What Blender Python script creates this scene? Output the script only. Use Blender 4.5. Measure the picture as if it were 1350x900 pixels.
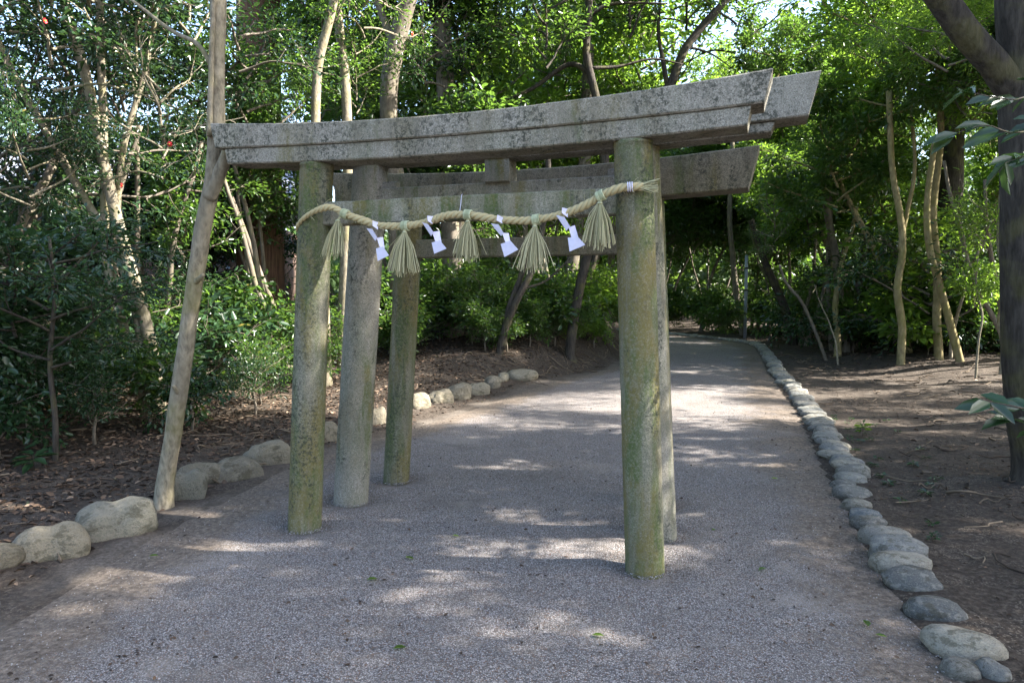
import bpy, math, random
import numpy as np
from mathutils import Vector
S = bpy.context.scene
for o in list(bpy.data.objects): bpy.data.objects.remove(o)
C = S.collection
# ------------------------------------------------------------------ camera
PITCH, FPX, EYE = -0.0654, 950.0, 1.55
cd = bpy.data.cameras.new('camera'); cam = bpy.data.objects.new('camera', cd); C.objects.link(cam)
cd.sensor_width = 36.0; cd.lens = FPX * 36.0 / 1350.0; cd.clip_start = 0.05; cd.clip_end = 3000
cam.location = (0, 0, EYE); cam.rotation_euler = (math.pi / 2 + PITCH, 0, 0)
S.camera = cam
# ------------------------------------------------------------------ light
SHADE_SEED = 3
SUN_AZ, SUN_EL = math.radians(-4), math.radians(40)      # azimuth from +X towards +Y
w = bpy.data.worlds.new('World'); S.world = w; w.use_nodes = True
nt = w.node_tree; sky = nt.nodes.new('ShaderNodeTexSky'); sky.sky_type = 'NISHITA'; sky.sun_disc = False
sky.sun_elevation = SUN_EL; sky.sun_rotation = math.pi / 2 - SUN_AZ
sky.air_density = 1.0; sky.dust_density = 2.0; sky.ozone_density = 1.0
bg = nt.nodes['Background']; nt.links.new(sky.outputs[0], bg.inputs[0]); bg.inputs[1].default_value = 0.105
sl = bpy.data.lights.new('sun', 'SUN'); sl.energy = 5.0; sl.angle = math.radians(0.5); sl.color = (1.0, 0.95, 0.87)
so = bpy.data.objects.new('sun', sl); C.objects.link(so)
sd = Vector((math.cos(SUN_AZ) * math.cos(SUN_EL), math.sin(SUN_AZ) * math.cos(SUN_EL), math.sin(SUN_EL)))
so.rotation_euler = sd.to_track_quat('Z', 'Y').to_euler(); so.location = sd * 60
S.view_settings.view_transform = 'Standard'; S.view_settings.look = 'None'
S.view_settings.exposure = 2.82; S.view_settings.gamma = 1.0; S.view_settings.use_curve_mapping = False
S.render.engine = 'CYCLES'
S.cycles.max_bounces = 6; S.cycles.diffuse_bounces = 3; S.cycles.transmission_bounces = 3; S.cycles.glossy_bounces = 2
# ------------------------------------------------------------------ pixel rays (a pixel gives a direction, depth comes from the ground)
cp, sp_ = math.cos(PITCH), math.sin(PITCH)
def ray(px, py):
    x = (px - 675) / FPX; u = -(py - 450) / FPX
    return np.array([x, cp - u * sp_, sp_ + u * cp])
def at(px, py, Y):
    d = ray(px, py); return d * (Y / d[1]) + np.array([0, 0, EYE])
def gnd(px, py, z=0.0):
    d = ray(px, py); return d * ((z - EYE) / d[2]) + np.array([0, 0, EYE])
# ------------------------------------------------------------------ mesh helpers
def mesh_np(name, v, f, smooth=True, attr=None):
    """v (N,3), f (M,k) all faces with k corners"""
    v = np.asarray(v, np.float32); f = np.asarray(f, np.int32); k = f.shape[1]
    m = bpy.data.meshes.new(name); m.vertices.add(len(v)); m.vertices.foreach_set('co', v.ravel())
    m.loops.add(f.size); m.loops.foreach_set('vertex_index', f.ravel())
    m.polygons.add(len(f)); m.polygons.foreach_set('loop_start', np.arange(0, f.size, k, dtype=np.int32))
    m.polygons.foreach_set('loop_total', np.full(len(f), k, np.int32))
    if smooth: m.polygons.foreach_set('use_smooth', np.ones(len(f), bool))
    if attr:
        for an, av in attr.items():
            a = m.attributes.new(an, 'FLOAT', 'POINT'); a.data.foreach_set('value', np.asarray(av, np.float32))
    m.update(); m.validate(); return m
def obj(name, mesh, mat=None, parent=None, loc=(0, 0, 0), rot=(0, 0, 0), scale=(1, 1, 1)):
    o = bpy.data.objects.new(name, mesh); C.objects.link(o)
    if mat and mesh and not mesh.materials: mesh.materials.append(mat)
    o.location = loc; o.rotation_euler = rot; o.scale = scale if hasattr(scale, '__len__') else (scale,) * 3
    if parent: o.parent = parent
    return o
def tag(o, label=None, cat=None, group=None, kind=None):
    if label: o['label'] = label
    if cat: o['category'] = cat
    if group: o['group'] = group
    if kind: o['kind'] = kind
    return o
def empty(name, loc=(0, 0, 0), rz=0):
    o = bpy.data.objects.new(name, None); C.objects.link(o); o.location = loc; o.rotation_euler = (0, 0, rz); o.empty_display_size = .1
    return o
class MB:
    """collects quads"""
    def __init__(s): s.v = []; s.f = []; s.n = 0; s.a = []
    def add(s, v, f, a=0.0):
        v = np.asarray(v, float); s.v.append(v); s.f.append(np.asarray(f, int) + s.n); s.n += len(v); s.a.append(np.full(len(v), a))
    def tube(s, pts, rad, n=8, a=0.0, cap=True, wob=0.0, seed=0):
        pts = np.asarray(pts, float); K = len(pts); rad = np.broadcast_to(np.asarray(rad, float), (K,)).copy()
        t = np.gradient(pts, axis=0); t /= np.linalg.norm(t, axis=1)[:, None] + 1e-9
        ref = np.array([0, 0, 1.]) if abs(t[:, 2]).mean() < .8 else np.array([1., 0, 0])
        u = np.cross(t, ref); u /= np.linalg.norm(u, axis=1)[:, None] + 1e-9; w_ = np.cross(t, u)
        if cap:
            pts = np.vstack([pts[:1], pts, pts[-1:]]); rad = np.r_[1e-4, rad, 1e-4]; u = np.vstack([u[:1], u, u[-1:]]); w_ = np.vstack([w_[:1], w_, w_[-1:]]); K += 2
        an = np.arange(n) * 2 * math.pi / n
        rr = rad[:, None] * np.ones(n)
        if wob:
            k = np.arange(K)[:, None]
            rr = rr * (1 + wob * (np.sin(an * 2 + k * .5 + seed) * .5 + np.sin(an * 3 - k * .83 + seed * 2.3) * .5 + np.sin(an + k * 1.7 + seed * 1.1) * .4))
        v = pts[:, None, :] + rr[:, :, None] * (np.cos(an)[None, :, None] * u[:, None, :] + np.sin(an)[None, :, None] * w_[:, None, :])
        i = np.arange(K - 1)[:, None] * n; j = np.arange(n)[None, :]; j2 = (j + 1) % n
        f = np.stack([i + j, i + j2, i + n + j2, i + n + j], -1).reshape(-1, 4)
        s.add(v.reshape(-1, 3), f, a)
    def box(s, c, d, a=0.0):
        c = np.asarray(c); d = np.asarray(d) / 2
        v = np.array([[x, y, z] for x in (-1, 1) for y in (-1, 1) for z in (-1, 1)]) * d + c
        s.add(v, [[0, 1, 3, 2], [4, 6, 7, 5], [0, 4, 5, 1], [2, 3, 7, 6], [0, 2, 6, 4], [1, 5, 7, 3]], a)
    def mesh(s, name, smooth=True):
        return mesh_np(name, np.vstack(s.v), np.vstack(s.f), smooth, {'rnd': np.concatenate(s.a)})
def spline(pts, n):
    """Catmull-Rom through pts (K,D) -> n samples"""
    p = np.asarray(pts, float); K = len(p); q = np.vstack([2 * p[0] - p[1], p, 2 * p[-1] - p[-2]])
    t = np.linspace(0, K - 1 - 1e-6, n); i = t.astype(int); u = (t - i)[:, None]
    a, b, c, d = q[i], q[i + 1], q[i + 2], q[i + 3]
    return .5 * ((2 * b) + (-a + c) * u + (2 * a - 5 * b + 4 * c - d) * u ** 2 + (-a + 3 * b - 3 * c + d) * u ** 3)
def snoise(x, y, s=0):
    """cheap smooth noise -1..1"""
    r = np.random.RandomState(100 + s); o = 0
    for k in range(5):
        a, b, ph = r.uniform(-1, 1), r.uniform(-1, 1), r.uniform(0, 7); n = math.hypot(a, b) + 1e-6
        o = o + np.sin((a * x + b * y) / n * r.uniform(.7, 1.5) + ph + 1.3 * np.sin((b * x - a * y) / n * .8 + ph * 2))
    return o / 3.2
# ------------------------------------------------------------------ materials
class Mat:
    def __init__(s, name):
        s.m = bpy.data.materials.new(name); s.m.use_nodes = True; s.t = s.m.node_tree; s.b = s.t.nodes['Principled BSDF']; s.out = s.t.nodes['Material Output']
    def N(s, ty, **k):
        n = s.t.nodes.new('ShaderNode' + ty)
        for a, b in k.items():
            if a in n.inputs: n.inputs[a].default_value = b
            else: setattr(n, a, b)
        return n
    def L(s, a, b): s.t.links.new(a, b)
    def coord(s, scale=(1, 1, 1), src='Object'):
        tc = s.N('TexCoord'); mp = s.N('Mapping'); mp.inputs['Scale'].default_value = scale; s.L(tc.outputs[src], mp.inputs[0]); return mp.outputs[0]
    def noise(s, vec, scale, detail=4, rough=.55):
        n = s.N('TexNoise'); n.inputs['Scale'].default_value = scale; n.inputs['Detail'].default_value = detail; n.inputs['Roughness'].default_value = rough
        if vec is not None: s.L(vec, n.inputs['Vector'])
        return n.outputs['Fac']
    def vor(s, vec, scale, out='Color', feature='F1'):
        n = s.N('TexVoronoi'); n.feature = feature; n.inputs['Scale'].default_value = scale
        if vec is not None: s.L(vec, n.inputs['Vector'])
        return n.outputs[out]
    def ramp(s, fac, stops):
        n = s.N('ValToRGB'); e = n.color_ramp.elements
        while len(e) < len(stops): e.new(.5)
        for q, (p, c) in zip(e, stops): q.position = p; q.color = (*c, 1) if len(c) == 3 else c
        s.L(fac, n.inputs[0]); return n.outputs[0]
    def step(s, fac, a, b):
        n = s.N('MapRange'); n.interpolation_type = 'SMOOTHSTEP'; s.L(fac, n.inputs[0]); n.inputs[1].default_value = a; n.inputs[2].default_value = b; return n.outputs[0]
    def mix(s, fac, a, b, mode='MIX'):
        n = s.N('MixRGB'); n.blend_type = mode
        for i, q in ((0, fac), (1, a), (2, b)):
            if isinstance(q, (int, float)): n.inputs[i].default_value = q
            elif isinstance(q, tuple): n.inputs[i].default_value = (*q, 1)
            else: s.L(q, n.inputs[i])
        return n.outputs[0]
    def math(s, op, a, b=0.0):
        n = s.N('Math'); n.operation = op
        for i, q in ((0, a), (1, b)):
            if isinstance(q, (int, float)): n.inputs[i].default_value = q
            else: s.L(q, n.inputs[i])
        return n.outputs[0]
    def attr(s, name):
        n = s.N('Attribute'); n.attribute_name = name; return n.outputs['Fac']
    def bump(s, h, strength=.5, dist=.01, prev=None):
        n = s.N('Bump'); n.inputs['Strength'].default_value = strength; n.inputs['Distance'].default_value = dist; s.L(h, n.inputs['Height'])
        if prev is not None: s.L(prev, n.inputs['Normal'])
        s.L(n.outputs[0], s.b.inputs['Normal']); return n.outputs[0]
    def col(s, c):
        if isinstance(c, tuple): s.b.inputs['Base Color'].default_value = (*c, 1)
        else: s.L(c, s.b.inputs['Base Color'])
    def rough(s, r): s.b.inputs['Roughness'].default_value = r
M = {}
def granite(name, base, moss=.5, stain=.3, brown=.0):
    m = Mat(name); P = m.coord(); V = m.coord((1, 1, .10)); V2 = m.coord((1, 1, .35))
    sp = m.ramp(m.noise(P, 150, 3, .75), [(.34, tuple(c * .35 for c in base)), (.47, tuple(c * .9 for c in base)), (.56, base), (.68, tuple(min(1, c * 1.6) for c in base))])
    sp = m.mix(m.math('MULTIPLY', m.step(m.noise(P, 55, 4, .7), .5, .62), .45), sp, tuple(c * .45 for c in base))
    c = m.mix(m.math('MULTIPLY', m.step(m.noise(V2, 3.4, 6, .65), .46, .62), .5), sp, tuple(b * k for b, k in zip(base, (.5, .47, .42))))
    mo = m.mix(m.step(m.noise(V2, 6, 4, .6), .44, .58), (.058, .082, .020), (.118, .10, .028))
    f1 = m.step(m.noise(V, 9, 5, .6), .56 - .17 * moss, .70 - .12 * moss); f2 = m.step(m.noise(V2, 3.1, 5, .6), .50 - .14 * moss, .66 - .08 * moss)
    fac = m.math('MULTIPLY', m.math('MAXIMUM', m.math('MULTIPLY', f1, f2), m.math('MULTIPLY', f2, .35)), m.math('ADD', .45, m.math('MULTIPLY', m.step(m.noise(P, 70, 4, .75), .38, .58), .5)))
    c = m.mix(m.math('MULTIPLY', fac, min(.95, .3 + moss)), c, mo)
    st = m.math('MULTIPLY', m.step(m.noise(V2, 5, 6, .72), .60 - .16 * stain, .70 - .10 * stain), m.step(m.noise(P, 48, 4, .75), .47, .58))
    c = m.mix(m.math('MULTIPLY', st, .8), c, (.028, .032, .024))
    m.col(c); m.rough(.92); m.b.inputs['Specular IOR Level'].default_value = .2
    b = m.bump(m.noise(P, 120, 4, .75), .8, .006); m.bump(m.noise(P, 12, 5, .6), .5, .014, b); return m.m
M['pillar'] = granite('mossy_granite', (.20, .185, .145), 1.5, .95)
M['pillar_plain'] = granite('plain_granite', (.235, .22, .185), .75, .7)
M['beam'] = granite('lichen_granite', (.26, .24, .2), .45, 1.35)
M['nuki'] = granite('stained_granite', (.25, .228, .18), 1.1, .6)
M['beam_back'] = granite('brown_granite', (.19, .17, .125), .8, .8)
def bark(name, c1, c2, moss=0.0, vert=.12, sc=26, bumpd=.012, st=.8):
    m = Mat(name); P = m.coord(); V = m.coord((1, 1, vert))
    n = m.noise(V, sc, 5, .65); c = m.ramp(n, [(.33, c2), (.62, c1)])
    c = m.mix(m.math('MULTIPLY', m.step(m.noise(P, 2.6, 5, .6), .48, .62), .45), c, tuple(x * .55 for x in c1))
    if moss: c = m.mix(m.math('MULTIPLY', m.step(m.noise(P, 3.5, 5), .5 - .1 * moss, .66), moss), c, (.14, .13, .035))
    m.col(c); m.rough(.9); m.b.inputs['Specular IOR Level'].default_value = .2
    m.bump(n, st, bumpd); return m.m
M['pale_bark'] = bark('pale_bark', (.25, .215, .155), (.105, .088, .062), .4, .45, 30, .010, .9)
M['mossy_bark'] = bark('mossy_bark', (.27, .22, .11), (.12, .095, .05), .6, .4, 18, .006, .6)
M['grey_bark'] = bark('grey_bark', (.17, .145, .115), (.075, .06, .045), .2, .3, 20, .008)
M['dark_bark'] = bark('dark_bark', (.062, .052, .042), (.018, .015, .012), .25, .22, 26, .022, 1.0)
M['cedar_bark'] = bark('cedar_bark', (.135, .075, .048), (.04, .022, .016), .1, .05, 30, .03, 1.0)
def leaf(name, c1, c2, tr, rough=.38, trw=.42):
    m = Mat(name); a = m.attr('rnd'); c = m.ramp(a, [(0, c1), (.72, c2), (.93, tuple(min(1, x * 1.6) for x in c2)), (1, (.16, .13, .03))])
    m.col(c); m.rough(rough); m.b.inputs['Specular IOR Level'].default_value = .5
    t = m.N('BsdfTranslucent'); tc = m.mix(a, tr, tuple(x * 1.45 for x in tr)); m.L(tc, t.inputs[0])
    x = m.N('MixShader'); x.inputs[0].default_value = trw; m.L(m.b.outputs[0], x.inputs[1]); m.L(t.outputs[0], x.inputs[2]); m.L(x.outputs[0], m.out.inputs[0]); return m.m
M['leaf'] = leaf('evergreen_leaf', (.014, .034, .011), (.032, .067, .017), (.11, .20, .027), .30, .45)
M['leaf_dark'] = leaf('camellia_leaf', (.013, .032, .016), (.025, .054, .022), (.055, .11, .026), .26, .28)
M['leaf_fresh'] = leaf('fresh_leaf', (.025, .056, .010), (.05, .096, .015), (.20, .33, .034), .36, .5)
M['leaf_far'] = leaf('far_leaf', (.02, .043, .012), (.045, .085, .02), (.12, .20, .03), .5, .35)
M['litter'] = None
def gravel():
    m = Mat('gravel'); P = m.coord()
    vc = m.vor(P, 150); d = m.vor(P, 150, 'Distance')
    bw = m.N('SeparateColor'); m.L(vc, bw.inputs[0])
    c = m.ramp(bw.outputs[0], [(0, (.085, .077, .072)), (.3, (.20, .183, .173)), (.62, (.27, .248, .236)), (.9, (.34, .313, .297)), (1, (.46, .43, .41))])
    c = m.mix(m.step(bw.outputs[1], .86, .9), c, (.16, .10, .07))
    v2 = m.N('SeparateColor'); m.L(m.vor(P, 62), v2.inputs[0]); d2 = m.vor(P, 62, 'Distance'); isb = m.math('MULTIPLY', m.step(v2.outputs[0], .82, .84), m.math('SUBTRACT', 1.0, m.step(d2, .42, .5)))
    c = m.mix(isb, c, m.ramp(v2.outputs[1], [(0, (.06, .055, .055)), (.5, (.22, .205, .2)), (1, (.42, .40, .385))]))
    gap = m.step(d, .35, .62); c = m.mix(m.math('MULTIPLY', gap, .75), c, (.05, .044, .042))
    big = m.noise(P, .55, 5, .6); mid = m.noise(P, 6, 5, .65)
    c = m.mix(m.math('MULTIPLY', m.step(mid, .46, .66), .25), c, (.16, .135, .11)); c = m.mix(m.math('MULTIPLY', m.step(m.noise(P, 1.3, 6, .7), .52, .66), .4), c, (.10, .085, .072)); c = m.mix(m.math('MULTIPLY', m.step(m.noise(P, .9, 6, .65), .54, .68), .35), c, (.30, .26, .22))
    e = m.attr('dirt'); ee = m.math('ADD', e, m.math('MULTIPLY', m.math('SUBTRACT', m.noise(P, 1.7, 7, .7), .5), 2.2))
    ee = m.math('ADD', ee, m.math('MULTIPLY', m.math('SUBTRACT', m.noise(P, 45, 3, .7), .5), 1.1))
    dirt = m.ramp(m.noise(P, 34, 5, .7), [(.30, (.04, .031, .024)), (.48, (.115, .09, .068)), (.58, (.17, .135, .104)), (.72, (.27, .22, .175))])
    c = m.mix(m.math('MULTIPLY', m.step(ee, .25, .95), .88), c, dirt)
    m.col(c); m.rough(.93); m.b.inputs['Specular IOR Level'].default_value = .2
    inv = m.math('SUBTRACT', 1.0, d); b = m.bump(inv, .9, .007); m.bump(m.noise(P, 5, 4), .4, .03, b); return m.m
M['gravel'] = gravel()
def soil():
    m = Mat('soil'); P = m.coord(); r = m.attr('pale')
    c = m.ramp(m.noise(P, 30, 6, .7), [(.3, (.018, .014, .011)), (.5, (.045, .035, .027)), (.7, (.095, .076, .06))])
    pc = m.ramp(m.noise(P, 40, 6, .72), [(.3, (.05, .042, .034)), (.5, (.115, .097, .08)), (.7, (.21, .18, .15))])
    rr = m.math('ADD', r, m.math('MULTIPLY', m.math('SUBTRACT', m.noise(P, 1.6, 6, .65), .5), 1.2))
    c = m.mix(m.step(rr, .3, .8), c, pc)
    v = m.vor(P, 120); bw = m.N('SeparateColor'); m.L(v, bw.inputs[0])
    c = m.mix(m.math('MULTIPLY', m.step(bw.outputs[0], .84, .88), m.math('MULTIPLY', m.step(m.noise(P, 3, 4), .45, .6), .75)), c, (.15, .125, .10))
    m.col(c); m.rough(.95); m.b.inputs['Specular IOR Level'].default_value = .15
    b = m.bump(m.noise(P, 38, 5, .7), .8, .02); m.bump(m.noise(P, 7, 4), .5, .05, b); return m.m
M['soil'] = soil()
def stone(name, c0, c1, bl=0.0):
    m = Mat(name); P = m.coord(); oi = m.N('ObjectInfo'); r = oi.outputs['Random']
    ad = m.N('VectorMath'); ad.operation = 'ADD'; m.L(P, ad.inputs[0]); cx = m.N('CombineXYZ'); m.L(m.math('MULTIPLY', r, 37.0), cx.inputs[0]); m.L(cx.outputs[0], ad.inputs[1]); P = ad.outputs[0]
    base = m.ramp(r, [(0, c0), (.3, c1), (.5, tuple(x * .65 for x in c0)), (.75, (c1[0] * 1.35, c1[1] * 1.28, c1[2] * 1.15)), (1, (c0[0] * .75, c0[1] * .85, c0[2] * .95))])
    c = m.mix(m.math('MULTIPLY', m.step(m.noise(P, 38, 5, .8), .50, .60), .55), base, (.055, .055, .05))
    c = m.mix(m.math('MULTIPLY', m.step(m.noise(P, 30, 5, .8), .55, .64), .5), c, tuple(min(1, x * 1.9) for x in c1))
    c = m.mix(m.math('MULTIPLY', m.step(m.noise(P, 4, 7, .7), .50, .60), .45), c, tuple(min(1, x * 1.5) for x in c1))
    c = m.mix(m.math('MULTIPLY', m.step(m.noise(P, 3.2, 7, .7), .52, .60), .6), c, (.062, .056, .034))
    m.col(c); m.rough(.88); m.b.inputs['Specular IOR Level'].default_value = .25; b = m.bump(m.noise(P, 34, 5, .75), .9, .012); m.bump(m.noise(P, 6, 6, .6), .8, .03, b); return m.m
M['river_stone'] = stone('river_stone', (.15, .155, .152), (.235, .22, .185))
M['boulder'] = stone('boulder', (.22, .19, .135), (.155, .14, .11))
def flat(name, c, r=.8, var=0.0, sc=30, spec=.3, bd=0):
    m = Mat(name)
    if var:
        n = m.noise(m.coord(), sc, 4); m.col(m.ramp(n, [(.3, tuple(x * (1 - var) for x in c)), (.7, tuple(min(1, x * (1 + var)) for x in c))]))
        if bd: m.bump(n, .5, bd)
    else: m.col(c)
    m.rough(r); m.b.inputs['Specular IOR Level'].default_value = spec; return m.m
def rndmat(name, stops, r=.85):
    m = Mat(name); m.col(m.ramp(m.attr('rnd'), stops)); m.rough(r); m.b.inputs['Specular IOR Level'].default_value = .2; return m.m
M['straw'] = rndmat('straw', [(0, (.20, .19, .10)), (.5, (.34, .315, .18)), (1, (.50, .46, .29))])
M['rope'] = rndmat('straw_rope', [(0, (.30, .25, .13)), (.5, (.36, .30, .165)), (1, (.46, .39, .23))])
M['green_straw'] = rndmat('green_straw', [(0, (.25, .27, .16)), (1, (.38, .40, .26))])
M['paper'] = flat('white_paper', (.58, .555, .68), .8, .06, 40)
M['litter'] = rndmat('dry_leaf', [(0, (.02, .014, .01)), (.35, (.05, .033, .022)), (.7, (.105, .068, .045)), (.92, (.23, .165, .115)), (1, (.12, .13, .045))])
M['pebble'] = rndmat('pebble', [(0, (.07, .065, .065)), (.5, (.22, .21, .21)), (.85, (.36, .34, .33)), (1, (.18, .10, .07))])
M['twig'] = rndmat('dry_twig', [(0, (.05, .035, .025)), (1, (.17, .13, .09))])
M['metal'] = flat('grey_metal', (.22, .25, .30), .45, .1)
M['tile'] = flat('roof_tile', (.30, .32, .37), .5, .2, 8)
M['plaster'] = flat('plaster', (.62, .57, .53), .9, .08, 6)
M['wood'] = flat('dark_wood', (.075, .048, .034), .8, .35, 12)
M['red'] = flat('red_petal', (.55, .02, .03), .6)
M['yellow'] = flat('stamen', (.6, .42, .05), .7)
# ------------------------------------------------------------------ terrain
PL = np.array([(-2.3, -4), (-2.4, 1.5), (-2.42, 3.3), (-2.36, 4.6), (-2.2, 5.6), (-2.0, 6.6), (-1.15, 8.4), (-.6, 9.6), (.35, 12), (2.2, 15.4), (3.5, 19), (3.9, 23), (3.1, 27.5), (.8, 32), (-4, 37)])
PR = np.array([(1.6, -4), (1.72, 1.5), (1.93, 2.9), (2.18, 4.0), (2.52, 5.2), (2.95, 6.6), (3.71, 9), (4.19, 10.7), (4.7, 12.5), (5.43, 15.1), (6.6, 19), (7.3, 21.9), (7.1, 24), (6.1, 27.7), (3.8, 32.3), (-2, 39)])
def dist_poly(x, y, P):
    """signed distance to polyline (positive to its right-hand side when walking along it)"""
    best = np.full(x.shape, 1e9); sg = np.zeros(x.shape)
    for (ax, ay), (bx, by) in zip(P[:-1], P[1:]):
        dx, dy = bx - ax, by - ay; L2 = dx * dx + dy * dy
        t = np.clip(((x - ax) * dx + (y - ay) * dy) / L2, 0, 1); ex, ey = x - ax - t * dx, y - ay - t * dy; d = np.hypot(ex, ey)
        m = d < best; best = np.where(m, d, best); sg = np.where(m, np.sign(ex * dy - ey * dx), sg)
    return best * np.where(sg == 0, 1, sg)
def sst(x, a, b):
    t = np.clip((x - a) / (b - a), 0, 1); return t * t * (3 - 2 * t)
SPL, SPR = spline(PL, 120), spline(PR, 120)
def H(x, y):
    x = np.asarray(x, float); y = np.asarray(y, float)
    dl = -dist_poly(x, y, SPL); dr = dist_poly(x, y, SPR)          # outside distance left / right
    h = .012 * snoise(x * 2, y * 2, 1) + .006 * snoise(x * 7, y * 7, 2)
    out = np.maximum(dl, dr)
    h = h * sst(out, -.6, .5) + .05 * sst(dl, .25, .8) + .02 * sst(dr, .1, .6)
    h = h + sst(out, .3, 3) * (.07 * snoise(x * .8, y * .8, 3) + .02 * snoise(x * 3.1, y * 3.1, 4))
    # the dug bank on the left behind the gates
    by = sst(y, 10.3, 16) * (1 - sst(y, 24, 40))
    h = h + by * sst(dl, .15, 1.5 + .3 * np.sin(y * 1.7)) * (.26 + .48 * sst(y, 12.5, 17) + .1 * snoise(x * 1.3, y * 1.3, 5))
    h = h + .20 * np.exp(-((x + .9) ** 2 / 1.3 + (y - 13.1) ** 2 / .9))
    # low swell on the right
    h = h + .22 * sst(dr, .8, 4.5) * sst(y, 6, 13)
    h = h + .10 * sst(dl, .6, 6)
    h = h + .03 * np.exp(-((dr - .12) / .16) ** 2)
    return np.where(out < -.5, .004 * snoise(x * 1.4, y * 1.4, 6), h)
def axis(lo, hi, n0, n1, step, far):
    a = list(np.arange(n0, n1 + 1e-6, step)); s = step; q = n1
    while q < far: s *= 1.13; q += s; a.append(q)
    s = step; q = n0
    while q > -far: s *= 1.13; q -= s; a.insert(0, q)
    return np.array(a)
gx = axis(0, 0, -7, 10, .085, 700); gy = axis(0, 0, 1.5, 20, .085, 700)
X, Y = np.meshgrid(gx, gy); Z = H(X, Y)
nx, ny = len(gx), len(gy); idx = np.arange(nx * ny).reshape(ny, nx)
gf = np.stack([idx[:-1, :-1], idx[:-1, 1:], idx[1:, 1:], idx[1:, :-1]], -1).reshape(-1, 4)
DR = dist_poly(X, Y, SPR)
pale = np.where(DR > 0, -.05 + .4 * sst(Y, 6, 10) - .25 * sst(Y, 12, 16), -.05) + .5 * np.exp(-((X + .9) ** 2 / 1.6 + (Y - 13.3) ** 2 / 1.2)) + .25 * sst(X, 1.6, 2.6) * sst(Y, 15, 16.5) * (DR < 0)
DLL = -dist_poly(X, Y, SPL); pale = pale + .62 * (1 - sst(DLL, .0, .55)) * (DLL > -.5) + .3 * (1 - sst(DR, .1, .4)) * (DR > -.5) * (Y > 6)
inpath = (np.maximum(-dist_poly(X, Y, SPL), DR) < -.12)
Z = np.where(inpath, Z - .03, Z)
g = obj('ground', mesh_np('ground', np.stack([X, Y, Z], -1).reshape(-1, 3), gf, True, {'pale': pale.ravel()}), M['soil']); tag(g, kind='structure')
# gravel path: strips between the two edges
U = np.r_[0, .004, np.linspace(.02, .98, 78), .996, 1]; T = np.linspace(0, 1, 640) ** 1.2
SL, SR = spline(PL, 4000), spline(PR, 4000)
A, B = SL[(T * 3999).astype(int)], SR[(T * 3999).astype(int)]
px = A[:, None, :] * (1 - U)[None, :, None] + B[:, None, :] * U[None, :, None]
ed = np.minimum(U, 1 - U)[None, :] * np.linalg.norm(B - A, axis=1)[:, None]
lft = (U * 1.0)[None, :] * np.linalg.norm(B - A, axis=1)[:, None]; rgt = (1 - U)[None, :] * np.linalg.norm(B - A, axis=1)[:, None]
zz = .004 * snoise(px[..., 0] * 1.4, px[..., 1] * 1.4, 6) + .004 + .02 * sst(ed, 0, .5) - .022 + .018
zz = np.where(ed < .03, H(px[..., 0], px[..., 1]) - .02, zz)

dirt = 1.25 * (1 - sst(lft, .1, 1.05)) + .95 * (1 - sst(rgt, .15, .9 + .6 * sst(px[..., 1], 4, 8))) + .12 * sst(px[..., 1], 7, 12) - .05
for lx_, ly_ in ((-1.137, 0), (1.109, 0), (-1.166, .607), (1.087, .607), (-1.137, 1.25), (1.02, 1.25)):
    fx_, fy_ = -.302 + math.cos(-.3397) * lx_ - math.sin(-.3397) * ly_, 4.3058 + math.sin(-.3397) * lx_ + math.cos(-.3397) * ly_
    dd_ = np.hypot(px[..., 0] - fx_, px[..., 1] - fy_); dirt = dirt + .75 * np.exp(-(dd_ / .24) ** 2); zz = zz - .028 * np.exp(-(dd_ / .17) ** 2) + .012 * np.exp(-((dd_ - .32) / .12) ** 2)
n1, n2 = px.shape[:2]; idx = np.arange(n1 * n2).reshape(n1, n2)
pf = np.stack([idx[:-1, :-1], idx[:-1, 1:], idx[1:, 1:], idx[1:, :-1]], -1).reshape(-1, 4)
pm = mesh_np('gravel_path', np.concatenate([px, zz[..., None]], -1).reshape(-1, 3), pf, True, {'dirt': dirt.ravel()})
tag(obj('gravel_path', pm, M['gravel']), kind='structure')
# ------------------------------------------------------------------ stone gates
TH, GC = -0.3397, (-0.302, 4.3058)
def beam_mesh(name, x0t, x1t, x0b, x1b, zt, zb, thick, yc, peak=.0, n=48, ch=.008):
    """curved lintel; zt/zb are functions of x; slanted ends"""
    t = np.linspace(0, 1, n); V = []
    xt = x0t + (x1t - x0t) * t; xb = x0b + (x1b - x0b) * t
    h = thick / 2; k = np.random.RandomState(len(name) + int(yc * 10))
    for i in range(n):
        a, b = zt(xt[i]), zb(xb[i]); e = k.uniform(-.0012, .0012, 9)
        V += [(xb[i], yc - h + ch, b + e[0]), (xb[i], yc - h + e[1], b + ch), (xt[i], yc - h + e[2], a - ch), (xt[i], yc - h + ch, a + e[3]),
              (xt[i], yc, a + peak), (xt[i], yc + h - ch, a + e[4]), (xt[i], yc + h, a - ch), (xb[i], yc + h, b + ch), (xb[i], yc + h - ch, b + e[5])]
    F = []; m = 9
    for i in range(n - 1):
        for j in range(m):
            F.append((i * m + j, i * m + (j + 1) % m, (i + 1) * m + (j + 1) % m, (i + 1) * m + j))
    me = bpy.data.meshes.new(name); L = (n - 1) * m
    me.from_pydata(V, [], [f[::-1] for f in F] + [tuple(range(m)), tuple(range(L + m - 1, L - 1, -1))]); me.update(); return me
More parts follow.
